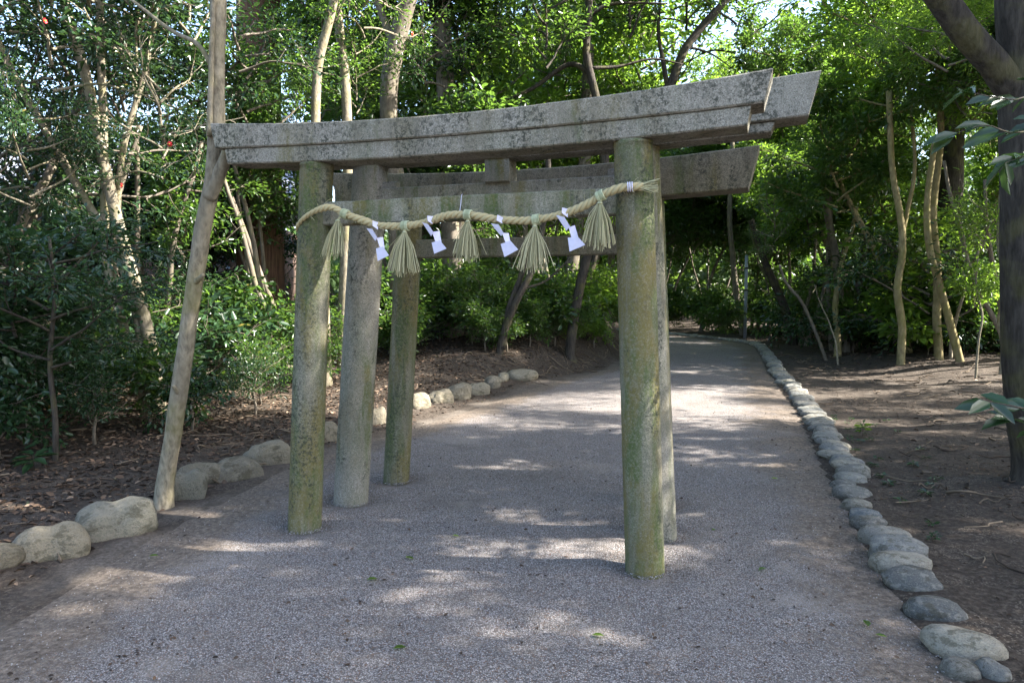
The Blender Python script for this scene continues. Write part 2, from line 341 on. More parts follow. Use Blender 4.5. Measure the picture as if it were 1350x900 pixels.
def pillar_mesh(name, b, tp, z1, r, yc, seed):
    mb = MB(); K = 46; z = np.linspace(-.25, z1, K)
    pts = np.stack([b + (tp - b) * z / z1, np.full(K, yc), z], -1); rad = np.full(K, r) * (1.02 - .035 * np.clip(z / z1, 0, 1))
    pts = np.vstack([pts[:-1], pts[-1] - [0, 0, .022], pts[-1] - [0, 0, .018], pts[-1]]); rad = np.r_[rad[:-1], rad[-1], rad[-1] * 1.035, rad[-1] * 1.03]
    mb.tube(pts, rad, 40, wob=.006, seed=seed); return mb.mesh(name)
def gate(label, posts, r, ymid, tops, shim, nuki, mats, strut=None, wedges=()):
    g = empty('stone_gate', (GC[0], GC[1], 0), TH); tag(g, label, 'torii gate', 'stone gates in a row across the path')
    for i, (b, t, z1, mat) in enumerate(posts): obj('pillar', pillar_mesh('pillar', b, t, z1, r, ymid, i * 2.1 + ymid * 5), M[mat], g)
    (x0t, x1t, x0b, x1b, zt, zb, th, pk) = tops
    obj('top_lintel', beam_mesh('top_lintel', x0t, x1t, x0b, x1b, zt, zb, th, ymid, pk), M[mats[0]], g)
    if shim:
        (x0t, x1t, x0b, x1b, zt, zb, th) = shim
        obj('lower_lintel', beam_mesh('lower_lintel', x0t, x1t, x0b, x1b, zt, zb, th, ymid + .001), M[mats[0]], g)
    x0, x1, z0, z1, th = nuki
    obj('tie_beam', beam_mesh('tie_beam', x0, x1, x0, x1, lambda x: z1, lambda x: z0, th, ymid, 0, 20), M[mats[1]], g)
    for x, wd in wedges: obj('wedge', beam_mesh('wedge', x, x + wd, x, x + wd, lambda q: z1 + .045, lambda q: z1 - .01, th * .55, ymid, 0, 4, .006), M[mats[1]], g)
    if strut: obj('centre_strut', beam_mesh('centre_strut', strut[0], strut[1], strut[0], strut[1], lambda q: strut[3], lambda q: strut[2], .15, ymid, 0, 6), M['pillar_plain'], g)
    return g
q = lambda a, b: (lambda x: a + b * x * x)
gate('mossy granite gate with grooved double lintel and a straw rope tied across it', [(-1.137, -.994, 2.372, 'pillar'), (1.109, 1.016, 2.372, 'pillar')], .106, 0.0,
     (-1.72, 1.722, -1.685, 1.684, q(2.583, .026), q(2.461, .0125), .235, .015), (-1.62, 1.622, -1.605, 1.606, q(2.461, .0125), q(2.357, .0145), .205),
     (-1.03, 1.03, 1.982, 2.126, .10), ('beam', 'nuki'), None)
DM = .6071
gate('tallest grey granite gate, the middle one, with a short strut under its lintel', [(-1.166, -.962, 2.46, 'pillar_plain'), (1.087, .948, 2.46, 'pillar_plain')], .124, DM,
     (-1.975, 1.977, -1.915, 1.917, q(2.728, .018), q(2.50, .0145), .24, .015), (-1.74, 1.74, -1.72, 1.72, q(2.50, .0145), q(2.44, .0145), .19),
     (-1.0, 1.0, 2.150, 2.292, .10), ('beam', 'pillar_plain'), (-.06, .111, 2.285, 2.46), ((-.855, .115), (.755, .1)))
DRR = 1.2517
gate('rear mossy granite gate with one deep brownish lintel, behind the tallest gate', [(-1.137, -.985, 2.225, 'pillar'), (1.02, .915, 2.225, 'pillar')], .104, DRR,
     (-1.64, 1.65, -1.58, 1.585, q(2.468, .024), q(2.212, .0165), .23, .015), None,
     (-1.0, 1.0, 1.836, 1.979, .10), ('beam_back', 'beam_back'), None)
cT, sT = math.cos(TH), math.sin(TH)
def gp(lx, ly, z): return np.array([GC[0] + cT * lx - sT * ly, GC[1] + sT * lx + cT * ly, z])
# ------------------------------------------------------------------ straw rope
R = np.random.RandomState(5)
ro = empty('straw_rope', (GC[0], GC[1], 0), TH); tag(ro, 'twisted straw rope with five straw tassels strung across the nearest gate', 'rope')
RP = np.array([(-.96, .135, 1.93), (-1.08, .125, 1.925), (-1.118, .03, 1.935), (-1.098, -.07, 1.965), (-1.03, -.115, 2.012), (-.925, -.140, 2.056), (-.80, -.145, 2.078), (-.709, -.135, 2.036), (-.578, -.13, 1.991), (-.475, -.13, 1.960), (-.298, -.13, 1.951), (-.149, -.13, 1.972), (-.028, -.13, 2.003), (.1, -.13, 2.001), (.207, -.13, 1.982), (.298, -.13, 1.967), (.433, -.13, 1.957), (.508, -.13, 1.960), (.651, -.13, 1.983), (.778, -.132, 2.024), (.873, -.138, 2.073), (.963, -.145, 2.104), (1.02, -.142, 2.112), (1.09, -.126, 2.113)])
cen = spline(RP, 420); sarc = np.r_[0, np.cumsum(np.linalg.norm(np.diff(cen, axis=0), axis=1))]
tt = np.gradient(cen, axis=0); tt /= np.linalg.norm(tt, axis=1)[:, None]; uu = np.cross(tt, [0, 0, 1.]); uu /= np.linalg.norm(uu, axis=1)[:, None]; vv = np.cross(uu, tt)
thick = (.38 + .44 * sst(sarc, .2, .8)) * (1 + .06 * np.sin(sarc * 23) + .05 * np.sin(sarc * 41 + 1))
mb = MB()
for k in range(3):
    an = sarc / .11 * 2 * math.pi + k * 2.094 + .35 * np.sin(sarc * 9)
    mb.tube(cen + (np.cos(an)[:, None] * uu + np.sin(an)[:, None] * vv) * (.0135 * thick)[:, None], .0150 * thick, 8, a=.5)
obj('rope', mb.mesh('rope'), M['rope'], ro)
mb = MB()
for k in range(230):       # straw ends sticking out of the rope and its frayed tip
    if k < 170:
        i = R.randint(80, 415); d = tt[i] * R.uniform(.4, 1) + uu[i] * R.normal(0, .5) + vv[i] * R.normal(0, .5); p = cen[i] + (uu[i] * R.normal() + vv[i] * R.normal()) * .014
        L = R.uniform(.02, .07); mb.tube([p, p + d * L * .5, p + d * L + [0, 0, -.01]], .0009, 4, a=R.rand(), cap=False)
    else:
        p = cen[-1] + (uu[-1] * R.normal() + vv[-1] * R.normal()) * .009; d = np.array([1, R.normal(0, .12), R.normal(0, .22)]); L = R.uniform(.045, .085)
        mb.tube([p - d * .02, p + d * L * .5, p + d * L], .0022, 4, a=R.rand(), cap=False)
tag(obj('frayed_straw', mb.mesh('frayed_straw'), M['straw'], ro), kind='stuff')
mb = MB(); i = 400
for k in range(3): mb.tube([cen[i + k * 3] + (math.cos(a) * uu[i] + math.sin(a) * vv[i]) * .0235 for a in np.linspace(0, 6.4, 18)], .0035, 5)
obj('end_binding', mb.mesh('end_binding'), M['paper'], ro)
for lx, ls, fan, tilt, n in ((-.705, .25, .08, -.2, 85), (-.298, .27, .095, .02, 120), (.098, .245, .085, .03, 80), (.508, .275, .08, -.015, 105), (.873, .265, .09, .0, 95)):
    i = int(np.argmin(abs(cen[:, 0] - lx) + 9 * (cen[:, 1] > -.1))); c = cen[i]; mb = MB()
    for k in range(n):
        a = R.uniform(0, 6.28); rr = math.sqrt(R.rand()); o = np.array([math.cos(a) * rr, math.sin(a) * rr * .45, 0]); L = ls * (R.uniform(.82, 1.02) if R.rand() < .93 else R.uniform(.5, .8))
        top = c + [0, 0, .012] + o * .012; neck = c + np.array([tilt * .2, -.02, -.035]) + o * .009
        end = c + np.array([tilt * L * 2.4 * .55 + o[0] * fan * 1.05 + R.normal(0, .006) + (R.normal(0, .035) if R.rand() < .12 else 0), -.03 + o[1] * fan - .03 * rr, -.03 - L * (1 - .10 * rr * rr)])
        mid = neck * .5 + end * .5 + np.array([o[0] * .012, o[1] * .012, .012 * rr])
        mb.tube([top, neck, mid, end], [.0013, .0013, .0015, .0017], 4, a=R.rand(), cap=False)
    t = obj('tassel', mb.mesh('tassel'), M['straw'], ro)
    mb = MB()
    for k in range(5):
        s_ = (k - 2) * .0085; mb.tube([c + tt[i] * s_ + (math.cos(a) * uu[i] + math.sin(a) * vv[i]) * .0265 for a in np.linspace(0, 6.3, 20)], .0055, 6, a=R.rand(), cap=False)
    mb.tube([c + np.array([tilt * .2 + math.cos(a) * .013, -.02 + math.sin(a) * .013, -.04]) for a in np.linspace(0, 6.3, 14)], .003, 5, a=1, cap=False)
    obj('binding', mb.mesh('binding'), M['green_straw'], t)
mb = MB(); mb.tube([(.028, -.04, 2.132), (.028, -.056, 2.126), (.036, -.085, 2.07), (.046, -.125, 2.02)], .0018, 5); obj('tie_string', mb.mesh('tie_string'), M['paper'], ro)
# folded paper streamers
def streamer(lx, dz, flip, near, seed):
    r = np.random.RandomState(seed); i = int(np.argmin(abs(cen[:, 0] - lx) + 9 * (cen[:, 1] > -.1))); c = cen[i] + [0, -.034, .01]
    px = .0040    # metres per photo pixel at the gate
    quads = [[(-4, 4), (4, 2), (3, -9), (-4, -4)], [(-11, -8), (1, -11), (10, -25), (3, -30)], [(6, -24), (14, -23), (17, -41), (11, -44)], [(6, -42), (20, -39), (31, -53), (9, -62)]]
    e = empty('paper_streamer', tuple(gp(*c)), TH); tag(e, 'white zigzag paper streamer on the straw rope ' + near, 'paper streamer', 'paper streamers on the straw rope')
    for k, qd in enumerate(quads):
        V = [];
        for s_ in (0, 1):
            for j, (a, b) in enumerate(qd):
                dpt = -.008 * (k % 2) - (.018 if j in (1, 2) else 0) * (1 if k % 2 else -1)
                V.append(((a + r.normal(0, .7)) * px, dpt - .006 * k + s_ * .0012, (b * dz + r.normal(0, .7)) * px))
        for j in range(4): V[4 + j] = (V[j][0], V[j][1] + .0012, V[j][2])
        me = bpy.data.meshes.new('paper_fold'); me.from_pydata(V, [], [(3, 2, 1, 0), (4, 5, 6, 7), (0, 1, 5, 4), (1, 2, 6, 5), (2, 3, 7, 6), (3, 0, 4, 7)]); me.update()
        obj('paper_fold', me, M['paper'], e)
streamer(-.487, .92, 1, 'beside the tassel at its looped end', 1); streamer(-.125, .85, 1, 'right before the thin white string', 2)
streamer(.300, .88, 1, 'just after the tassel under the string', 3); streamer(.678, .90, 1, 'beside the tassel at its frayed end', 4)
# ------------------------------------------------------------------ stones
def stone_mesh(seed, flatb=.0, sub=3):
    import bmesh
    r = np.random.RandomState(seed); bm = bmesh.new(); bmesh.ops.create_icosphere(bm, subdivisions=sub, radius=.5)
    k = [(r.normal(size=3), r.uniform(0, 6.3), r.uniform(.02, .055)) for _ in range(9)]; k2 = [(r.normal(size=3) * 3, r.uniform(0, 6.3), .010) for _ in range(8)] + [(r.normal(size=3) * 7, r.uniform(0, 6.3), .005) for _ in range(8)]
    for v in bm.verts:
        p = np.array(v.co); d = sum(a * math.sin(float(u @ p) * 3.4 + ph) for u, ph, a in k) + sum(a * math.sin(float(u @ p) * 3 + ph) for u, ph, a in k2)
        p = p * (1 + d * 1.5); n = np.sign(p) * np.abs(p * 2) ** .86 / 2; v.co = n
    for f in bm.faces: f.smooth = True
    me = bpy.data.meshes.new('stone'); bm.to_mesh(me); bm.free(); return me
SM = [stone_mesh(i) for i in range(9)]
for m_ in SM: m_.materials.append(M['river_stone'])
ed_ = empty('stone_edging', (2.2, 4, 0)); tag(ed_, 'long row of rounded grey river stones edging the gravel path', 'stone edging')
# stones seen large one by one: pixel centre of the foot, px width, px height, turn
big = [(1310, 899, 40, 16, .2), (1268, 893, 52, 22, -.1), (1272, 872, 96, 48, -.42), (1233, 826, 82, 52, -.30), (1207, 785, 68, 36, -.35), (1187, 759, 74, 22, -.15), (1187, 743, 78, 24, -.12), (1166, 722, 66, 26, -.1), (1148, 700, 50, 18, -.05), (1139, 688, 46, 20, 0), (1131, 675, 42, 19, 0), (1122, 660, 48, 20, 0), (1111, 645, 36, 16, .05)]
pts = [];
for (bx, by, bw, bh, tz) in big:
    p = gnd(bx, by - bh * .25); d = p[1]; wd = bw * d / FPX
    pts.append((p[0], p[1], wd, max(.14, wd * .74), max(.10, wd * .48), tz))
kr = spline(PR, 6000); kr = kr[(kr[:, 1] > pts[-1][1] + .12)]; s_ = 0; last = kr[0]; r = np.random.RandomState(11); nextd = 0; run_ = 0
for a, b in zip(kr[:-1], kr[1:]):
    run_ += math.hypot(*(b - a))
    if run_ >= nextd:
        tang = (b - a) / (np.linalg.norm(b - a) + 1e-9); nrm = np.array([tang[1], -tang[0]]); far = a[1]
        c = a + nrm * r.uniform(.06, .13); along = r.uniform(.17, .25) * (1 + .25 * (far > 14)); pts.append((c[0], c[1], r.uniform(.24, .34), along * 1.02, r.uniform(.10, .15), math.atan2(nrm[1], nrm[0]) + r.uniform(-.25, .25)))
        run_ = 0; nextd = along * .99
    if len(pts) > 190: break
for i, (x, y, wx, wy, hz, tz) in enumerate(pts):
    obj('stone', SM[i % 9 if i > 12 else (i * 4 + 1) % 9], None, ed_, (x - 2.2, y - 4, float(H(x, y)) - .012 + hz * .10), (r.uniform(-.12, .12), r.uniform(-.12, .12), tz + (math.pi if r.rand() < .5 else 0)), (wx, wy, hz))
ston_flat = (1110 + 60, 0)
# boulders along the left edge: px left, px right, py foot, py top, label
BL = [(-40, 24, 752, 716, 'grey boulder with a pointed top, first of the row, cut off beside the pale boulder'), (21, 107, 736, 678, 'pale rounded boulder edging the path, its flank hollowed and chipped white'), (106, 196, 706, 645, 'long grey knobbly boulder just before the leaning tree that grips the gate'), (224, 270, 656, 614, 'cream boulder against the foot of the leaning tree that grips the gate'), (243, 292, 636, 603, 'dark grey rounded boulder wedged behind the cream boulder'), (288, 342, 630, 592, 'dark undercut boulder, the second after the cream one along the path'),
      (336, 384, 610, 576, 'rough pinkish boulder with an eroded lower edge'), (426, 447, 582, 552, 'pale boulder glimpsed between two mossy gate pillars'), (492, 512, 560, 530, 'grey boulder half hidden by the tallest gate'), (541, 570, 540, 517, 'round pale grey boulder just past the rear gate pillar'), (568, 596, 533, 514, 'two-lobed pale boulder, the second past the rear gate pillar'), (592, 620, 527, 506, 'whitish boulder with a sloping top, the third past the rear gate pillar'), (620, 646, 521, 503, 'dark brownish boulder between the whitish and rounded boulders'), (642, 660, 514, 497, 'light rounded boulder, the third from the dug bank'), (658, 672, 509, 495, 'small pointed white stone, the second from the dug bank'), (672, 704, 506, 490, 'low wide brown boulder ending the row at the dug bank')]
for i, (x0, x1, yf, yt, lb) in enumerate(BL):
    z0 = .03; p = gnd((x0 + x1) / 2, yf - 3, z0); d = p[1]; wd = (x1 - x0) * d / FPX; ht = (yf - yt) * d / FPX * 1.0
    e_ = stone_mesh(40 + i, 0, 4); 
    if i in (1, 2, 3, 10):      # waisted, knobbly ones
        for v in e_.vertices:
            s2 = 1 - .20 * math.exp(-((v.co.x - .02) / .13) ** 2); v.co.y *= s2; v.co.z *= s2 * (1 + .3 * v.co.x)
    o = obj('boulder', e_, M['boulder'], None, (p[0] - .03, p[1] + wd * .14, float(H(p[0], p[1] + wd * .2)) + ht * .20), (0, 0, math.radians([40, 28, 30, 10, 30, 35, 32, 40, 40, 40, 38, 38, 36, 40, 30, 20][i])), (wd * (1.14 if i < 3 else 1.3), wd * .52 if i < 9 else wd * .85, ht * (1.05 if i < 3 else 1.3)))
    tag(o, lb, 'boulder', 'boulders along the path edge')
# ------------------------------------------------------------------ foliage
def leaf_mesh(name, P, D, Nn, L, wr=.42, rnd=None, rng=None):
    """P base (N,3), D direction, Nn rough normal, L lengths -> folded six-point leaves"""
    D = D / (np.linalg.norm(D, axis=1)[:, None] + 1e-9); Sd = np.cross(D, Nn); Sd /= np.linalg.norm(Sd, axis=1)[:, None] + 1e-9; Nn = np.cross(Sd, D)
    L = L[:, None]; W = L * wr
    b = P; r1 = P + D * L * .33 + Sd * W * .5 + Nn * W * .16; r2 = P + D * L * .70 + Sd * W * .40 + Nn * W * .10; tip = P + D * L - Nn * L * .12
    l2 = P + D * L * .70 - Sd * W * .40 + Nn * W * .10; l1 = P + D * L * .33 - Sd * W * .5 + Nn * W * .16
    V = np.stack([b, r1, r2, tip, l2, l1], 1).reshape(-1, 3); n = len(P); k = np.arange(n)[:, None] * 6
    F = np.concatenate([k + [0, 1, 2, 3], k + [0, 3, 4, 5]], 1).reshape(-1, 4)
    return mesh_np(name, V, F, False, {'rnd': np.repeat(rnd, 6)})
def branch_path(rng, p, d, L, n, up, jit):
    pts = [p]; d = d / np.linalg.norm(d)
    for k in range(n):
        d = d + rng.normal(0, jit, 3) + np.array([0, 0, up]); d /= np.linalg.norm(d); pts.append(pts[-1] + d * L / n)
    return np.array(pts)
def crown_proto(seed, Rr=2.0, Hh=2.6, limbs=12, subs=5, anch=5, per=34, leafL=.085, wr=.42, sig=.17, el=(5, 60), up=.08, r0=.035):
    rng = np.random.RandomState(seed); mb = MB(); anchors = []
    for i in range(limbs):
        az = i * 2.4 + rng.uniform(-.3, .3); e = math.radians(rng.uniform(*el)); L = Rr * rng.uniform(.7, 1.15)
        d = np.array([math.cos(az) * math.cos(e), math.sin(az) * math.cos(e), math.sin(e)]); p0 = np.array([0, 0, Hh * .75 * (i / limbs) ** 1.1])
        lp = branch_path(rng, p0, d, L, 7, up, .16); mb.tube(spline(lp, 12), np.linspace(r0, r0 * .3, 12), 5, a=rng.rand(), cap=False)
        for j in range(subs):
            t = rng.uniform(.3, 1); k = min(6, int(t * 7)); b0 = lp[k]; dd = (lp[k + 1] - lp[k]); dd = dd / np.linalg.norm(dd) + rng.normal(0, .65, 3); sl_ = Rr * rng.uniform(.25, .5)
            sp2 = branch_path(rng, b0, dd, sl_, 5, .03, .22); mb.tube(sp2, np.linspace(r0 * .32, r0 * .1, 6), 4, a=rng.rand(), cap=False)
            for u in rng.uniform(.25, 1.08, anch):
                q_ = u * 5; kk = min(4, int(q_)); a_ = sp2[kk] + (sp2[kk + 1] - sp2[kk]) * (q_ - kk); anchors.append((a_, sp2[kk + 1] - sp2[kk]))
    A_ = np.array([a for a, _ in anchors]); Dd = np.array([d for _, d in anchors]); Dd /= np.linalg.norm(Dd, axis=1)[:, None]
    cnt = rng.randint(int(per * .5), int(per * 1.5), len(A_)); ii = np.repeat(np.arange(len(A_)), cnt); n = len(ii)
    off = rng.normal(0, 1, (n, 3)) * [sig, sig, sig * .62]; P = A_[ii] + off
    D = off / sig * .8 + Dd[ii] * .6 + rng.normal(0, .5, (n, 3)) + [0, 0, -.25]
    Nn = np.array([0, 0, 1.]) + rng.normal(0, .55, (n, 3))
    clump = rng.rand(len(A_)); rn = np.clip(clump[ii] * .55 + rng.rand(n) * .42, 0, .93); rn = np.where(rng.rand(n) < .006, 1, rn)
    lm = leaf_mesh('crown', P, D, Nn, leafL * rng.uniform(.65, 1.25, n), wr, rn); bm_ = mb.mesh('branches')
    return lm, bm_
CR = {}
LS = (.10, .14, .165, .12); WS = (.36, .46, .50, .42)
for i in range(4): CR['tall%d' % i] = crown_proto(200 + i, 2.3, 3.0, 13, 5, 5, int(2.9 / LS[i]), LS[i], WS[i], .18)
for i in range(3): CR['under%d' % i] = crown_proto(300 + i, 1.35, 2.2, 11, 5, 4, int(1.9 / LS[i]), LS[i] * .88, WS[i], .12, (-5, 50), .05, .022)
for i in range(3): CR['shrub%d' % i] = crown_proto(400 + i, .8, .95, 11, 4, 4, int(1.2 / LS[i]), LS[i] * .78, WS[i] * .95, .10, (0, 60), .04, .011)
for i in range(2): CR['sparse%d' % i] = crown_proto(500 + i, 1.7, 2.6, 9, 5, 4, 11, (.09, .115)[i], (.4, .46)[i], .14, (10, 65), .05, .026)
for i in range(3): CR['dapple%d' % i] = crown_proto(700 + i, 2.3, 2.8, 12, 5, 3, int(5.9 / LS[i]), LS[i], WS[i], .17, (0, 55), .06, .035)
for i in range(3): CR['clumped%d' % i] = crown_proto(600 + i, 2.3, 2.8, 11, 4, 2, int(12.5 / LS[i]), LS[i] * .95, WS[i], .21, (0, 55), .06, .035)
MC = {}
def crown(parent, kind, lmat, bmat, loc, sc, rz, name='crown'):
    """mesh data shared between crowns of the same look"""
    key = (kind, lmat, bmat)
    if key not in MC:
        a, b = CR[kind]; a = a.copy(); b = b.copy(); a.materials.append(M[lmat]); b.materials.append(M[bmat]); MC[key] = (a, b)
    a, b = MC[key]; sc = sc if hasattr(sc, '__len__') else (sc,) * 3
    o = obj(name, a, None, parent, loc, (0, 0, rz), sc); obj('branches', b, None, o); return o
rT = np.random.RandomState(77)
def tree(label, stems, crowns, bark_, lmat='leaf', group=None, cat='tree', name='tree', sides=10, wob=.05, base=None):
    """stems: list of (points Nx3 world, r0, r1); crowns: (kind, world xyz, scale, rz)"""
    b = np.array(base if base is not None else stems[0][0][0], float); e = empty(name, tuple(b)); tag(e, label, cat, group)
    for k, (p, r0, r1) in enumerate(stems):
        p = np.asarray(p, float); sp = spline(p, max(12, len(p) * 5)) - b; n = len(sp); rr = np.linspace(r0, r1, n)
        if k == 0: rr = rr * (1 + .45 * np.exp(-np.arange(n) / (n * .05)))
        mb = MB(); mb.tube(sp, rr, sides, wob=wob, seed=len(sp) + r0 * 99 + k); obj('trunk' if k == 0 or r0 > .5 * stems[0][1] else 'limb', mb.mesh('trunk'), M[bark_], e)
    for (kind, c, sc, rz) in crowns: crown(e, kind, lmat, bark_, tuple(np.asarray(c, float) - b), sc, rz)
    return e
def onground(x, y, dz=-.12): return np.array([x, y, float(H(x, y)) + dz])
# --- the leaning tree whose bark has grown round the end of the nearest gate's lintel
b0 = gnd(213, 668); b0[2] = -.1; Yt = 5.0
ys = np.linspace(b0[1], 5.02, 6)
stem = [b0] + [at(x, y, Y_) for x, y, Y_ in ((219, 630, 5.2), (230, 560, 5.15), (243, 470, 5.1), (255, 385, 5.06), (267, 305, 5.03), (280, 238, 5.0), (285, 180, 5.0), (286, 100, 5.0), (288, 0, 5.0), (292, -120, 5.0), (300, -300, 5.02))]
lim = [at(276, 262, 4.99), at(288, 232, 4.97), at(298, 207, 4.95), at(302, 196, 4.94)]
tree('pale leaning tree whose bark has grown round the lintel end of the nearest gate', [(stem, .060, .050), (lim, .048, .036),
      ([at(285, 100, 5), at(262, 60, 5.0), at(225, 40, 5.1), at(180, 5, 5.2), at(120, -40, 5.3)], .018, .008), ([at(258, 372, 5.02), at(264, 366, 4.97), at(268, 362, 4.95)], .02, .013), ([at(236, 520, 5.1), at(231, 512, 5.05), at(228, 508, 5.03)], .018, .012), ([at(276, 180, 4.93), at(278, 110, 4.93), at(280, 40, 4.93), at(284, -40, 4.94)], .02, .015)],
     [('sparse0', at(300, -330, 5.05), .9, 1.0)], 'pale_bark', 'leaf')
# --- camellia clump behind, on the left
cb = onground(-4.5, 9.0); Yc = 9.0
cst = [([cb, at(190, 470, Yc), at(165, 360, Yc), at(105, 250, Yc), at(30, 120, Yc - .3), at(-10, 40, Yc - .5), at(-50, -60, Yc - .6)], .06, .035),
       ([cb + [.08, 0, 0], at(195, 440, Yc), at(168, 340, Yc), at(140, 230, Yc), at(118, 120, Yc), at(85, 0, Yc), at(60, -120, Yc)], .085, .05),
       ([cb + [-.1, .1, 0], at(160, 420, Yc), at(140, 330, Yc + .1), at(136, 150, Yc + .1), at(131, 0, Yc + .1), at(128, -120, Yc)], .06, .04),
       ([cb + [.0, .1, 0], at(180, 400, Yc), at(156, 310, Yc + .2), at(162, 200, Yc + .2), at(192, 90, Yc + .2), at(215, -30, Yc)], .05, .03)]
cam_t = tree('many-stemmed camellia with pale stems and a few red flowers beyond the leaf litter', cst,
     [('sparse0', at(70, 120, 8.6), .8, .3), ('sparse1', at(180, 130, 8.9), .85, 2.0), ('sparse1', at(-30, 60, 8.3), .9, 4), ('sparse0', at(120, 20, 9.0), .9, 5), ('sparse1', at(250, 60, 9.2), .8, 1), ('under0', at(40, 280, 8.4), .7, 2), ('sparse0', at(215, 235, 8.7), .6, 3)], 'pale_bark', 'leaf_dark')
fl = MB()
for k in range(7):
    a = k * .9; c = np.array([math.cos(a), math.sin(a), 0]); u = np.array([-math.sin(a), math.cos(a), 0])
    fl.add([c * .004, c * .03 + u * .018 + [0, 0, .01], c * .042 + [0, 0, .028], c * .03 - u * .018 + [0, 0, .01]], [[0, 1, 2, 3]])
flm = fl.mesh('flower', False); flm.materials.append(M['red'])
for (fx, fy, fY) in ((223, 190, 8.1), (162, 245, 8.1), (58, 28, 7.9), (545, 45, 12.2)):
    p = at(fx, fy, fY) - np.array(cam_t.location); o = obj('flower', flm, None, cam_t, tuple(p), (math.radians(80), .3, fx), .75 if fY < 10 else 1.0)
    mb = MB(); mb.tube([(0, 0, .0), (0, 0, .03)], [.012, .008], 6); obj('stamens', mb.mesh('stamens'), M['yellow'], o)
# --- big cedar
cbx = onground(-5.35, 15.5)
mb_ = [cbx, cbx + [0, 0, .35], at(343, 330, 15.5), at(341, 180, 15.5), at(341, 0, 15.5), at(341, -300, 15.5), at(341, -700, 15.5)]
tree('massive red-brown cedar trunk behind the slim pillars of the gates', [(mb_, .52, .40)], [('tall0', at(345, -500, 15.5), 1.4, 1.2), ('tall2', at(330, -150, 15.4), .8, 3)], 'cedar_bark', 'leaf', None, 'tree', 'cedar_tree', 20, .03)
# --- individual trunks seen above and behind the gates (px path, depth, r0, r1)
def px_tree(label, path, Y, r0, r1, bark_, crowns, lmat='leaf', group=None, limbs=()):
    p0 = at(path[0][0], path[0][1], Y); b = onground(p0[0], Y)
    st = [b] + [at(x, y, Y) for x, y in path]
    stems = [(st, r0, r1)] + [([at(x, y, Y + dz) for x, y, dz in lp], a, c) for lp, a, c in limbs]
    return tree(label, stems, [(k, at(x, y, Y + dy), s, rT.uniform(0, 6)) for k, x, y, dy, s in crowns], bark_, lmat, group)
px_tree('slim pale tree seen above the lintel between the cedar and the grey forked tree', [(428, 420), (418, 250), (418, 100), (440, 0), (450, -120)], 11.5, .085, .06, 'pale_bark', [('sparse1', 440, 30, .3, .8), ('under0', 470, -60, 0, .9)])
px_tree('slim pale tree beside the grey forked tree, rising behind the tallest gate', [(452, 430), (458, 250), (456, 120), (446, 20), (440, -140)], 12.5, .095, .07, 'pale_bark', [('sparse0', 480, 50, .2, .9), ('sparse1', 470, 150, .5, .6)])
px_tree('grey forked tree rising behind the tallest gate\'s strut', [(528, 420), (522, 250), (512, 140), (522, 60), (545, -30), (560, -160)], 14, .2, .15, 'grey_bark', [('clumped1', 500, 0, .5, .5), ('sparse0', 560, 120, .5, .9), ('clumped0', 560, -120, 0, .7)], 'leaf_dark', None, [(([(520, 60, 0), (500, 10, .1), (480, -60, .1)]), .09, .05)])
px_tree('grey straight tree behind the lintel next to the bright gap of sky', [(598, 420), (592, 250), (588, 130), (584, 0), (590, -150)], 15.5, .22, .17, 'grey_bark', [('clumped2', 610, 30, 0, .55), ('sparse1', 630, 130, .3, .9), ('clumped1', 600, -130, 0, .7)], 'leaf_dark')
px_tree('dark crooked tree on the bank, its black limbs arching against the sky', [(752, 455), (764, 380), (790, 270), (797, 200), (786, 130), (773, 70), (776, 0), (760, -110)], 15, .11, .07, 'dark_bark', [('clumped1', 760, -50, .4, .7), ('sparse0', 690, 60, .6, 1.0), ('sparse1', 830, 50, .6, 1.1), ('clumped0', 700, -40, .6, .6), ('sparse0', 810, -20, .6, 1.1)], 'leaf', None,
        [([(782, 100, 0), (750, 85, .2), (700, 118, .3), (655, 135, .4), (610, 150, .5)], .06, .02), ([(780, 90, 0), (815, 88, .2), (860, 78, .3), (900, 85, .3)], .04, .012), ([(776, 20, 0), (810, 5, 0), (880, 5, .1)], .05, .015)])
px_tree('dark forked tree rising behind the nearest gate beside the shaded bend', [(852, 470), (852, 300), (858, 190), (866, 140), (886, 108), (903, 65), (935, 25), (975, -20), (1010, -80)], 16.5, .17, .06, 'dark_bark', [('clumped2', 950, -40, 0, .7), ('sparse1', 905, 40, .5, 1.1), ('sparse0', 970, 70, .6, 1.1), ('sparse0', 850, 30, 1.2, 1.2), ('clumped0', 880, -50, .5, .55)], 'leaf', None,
        [([(880, 115, 0), (874, 80, 0), (868, 40, 0), (872, -20, 0)], .06, .03), ([(905, 62, 0), (935, 70, .2), (965, 90, .2)], .03, .01)])
# lower trunks on the bank (under the tie beams)
px_tree('stout lit trunk on the bank with one side caught by the sun', [(738, 470), (748, 390), (757, 330), (770, 220), (776, 60)], 17.5, .2, .13, 'grey_bark', [('under0', 740, 100, 0, 1.3), ('tall2', 790, -30, .8, .8)])
px_tree('thin dark leaning tree beside the stout lit trunk', [(762, 440), (772, 380), (784, 340), (800, 240)], 17, .09, .06, 'dark_bark', [('under1', 800, 215, 1, .9)])
px_tree('gnarled dark double trunk rooted at the crest of the bank', [(655, 486), (664, 440), (682, 395), (705, 345), (722, 250), (720, 140)], 13.6, .085, .05, 'dark_bark', [('under2', 640, 250, .8, .9), ('sparse1', 720, 90, .4, 1)], 'leaf', None, [([(661, 460, 0), (672, 405, .1), (692, 340, .1), (690, 240, .1)], .08, .04), ([(690, 380, 0), (720, 370, .1), (752, 340, .1), (770, 320, .1)], .025, .012)])
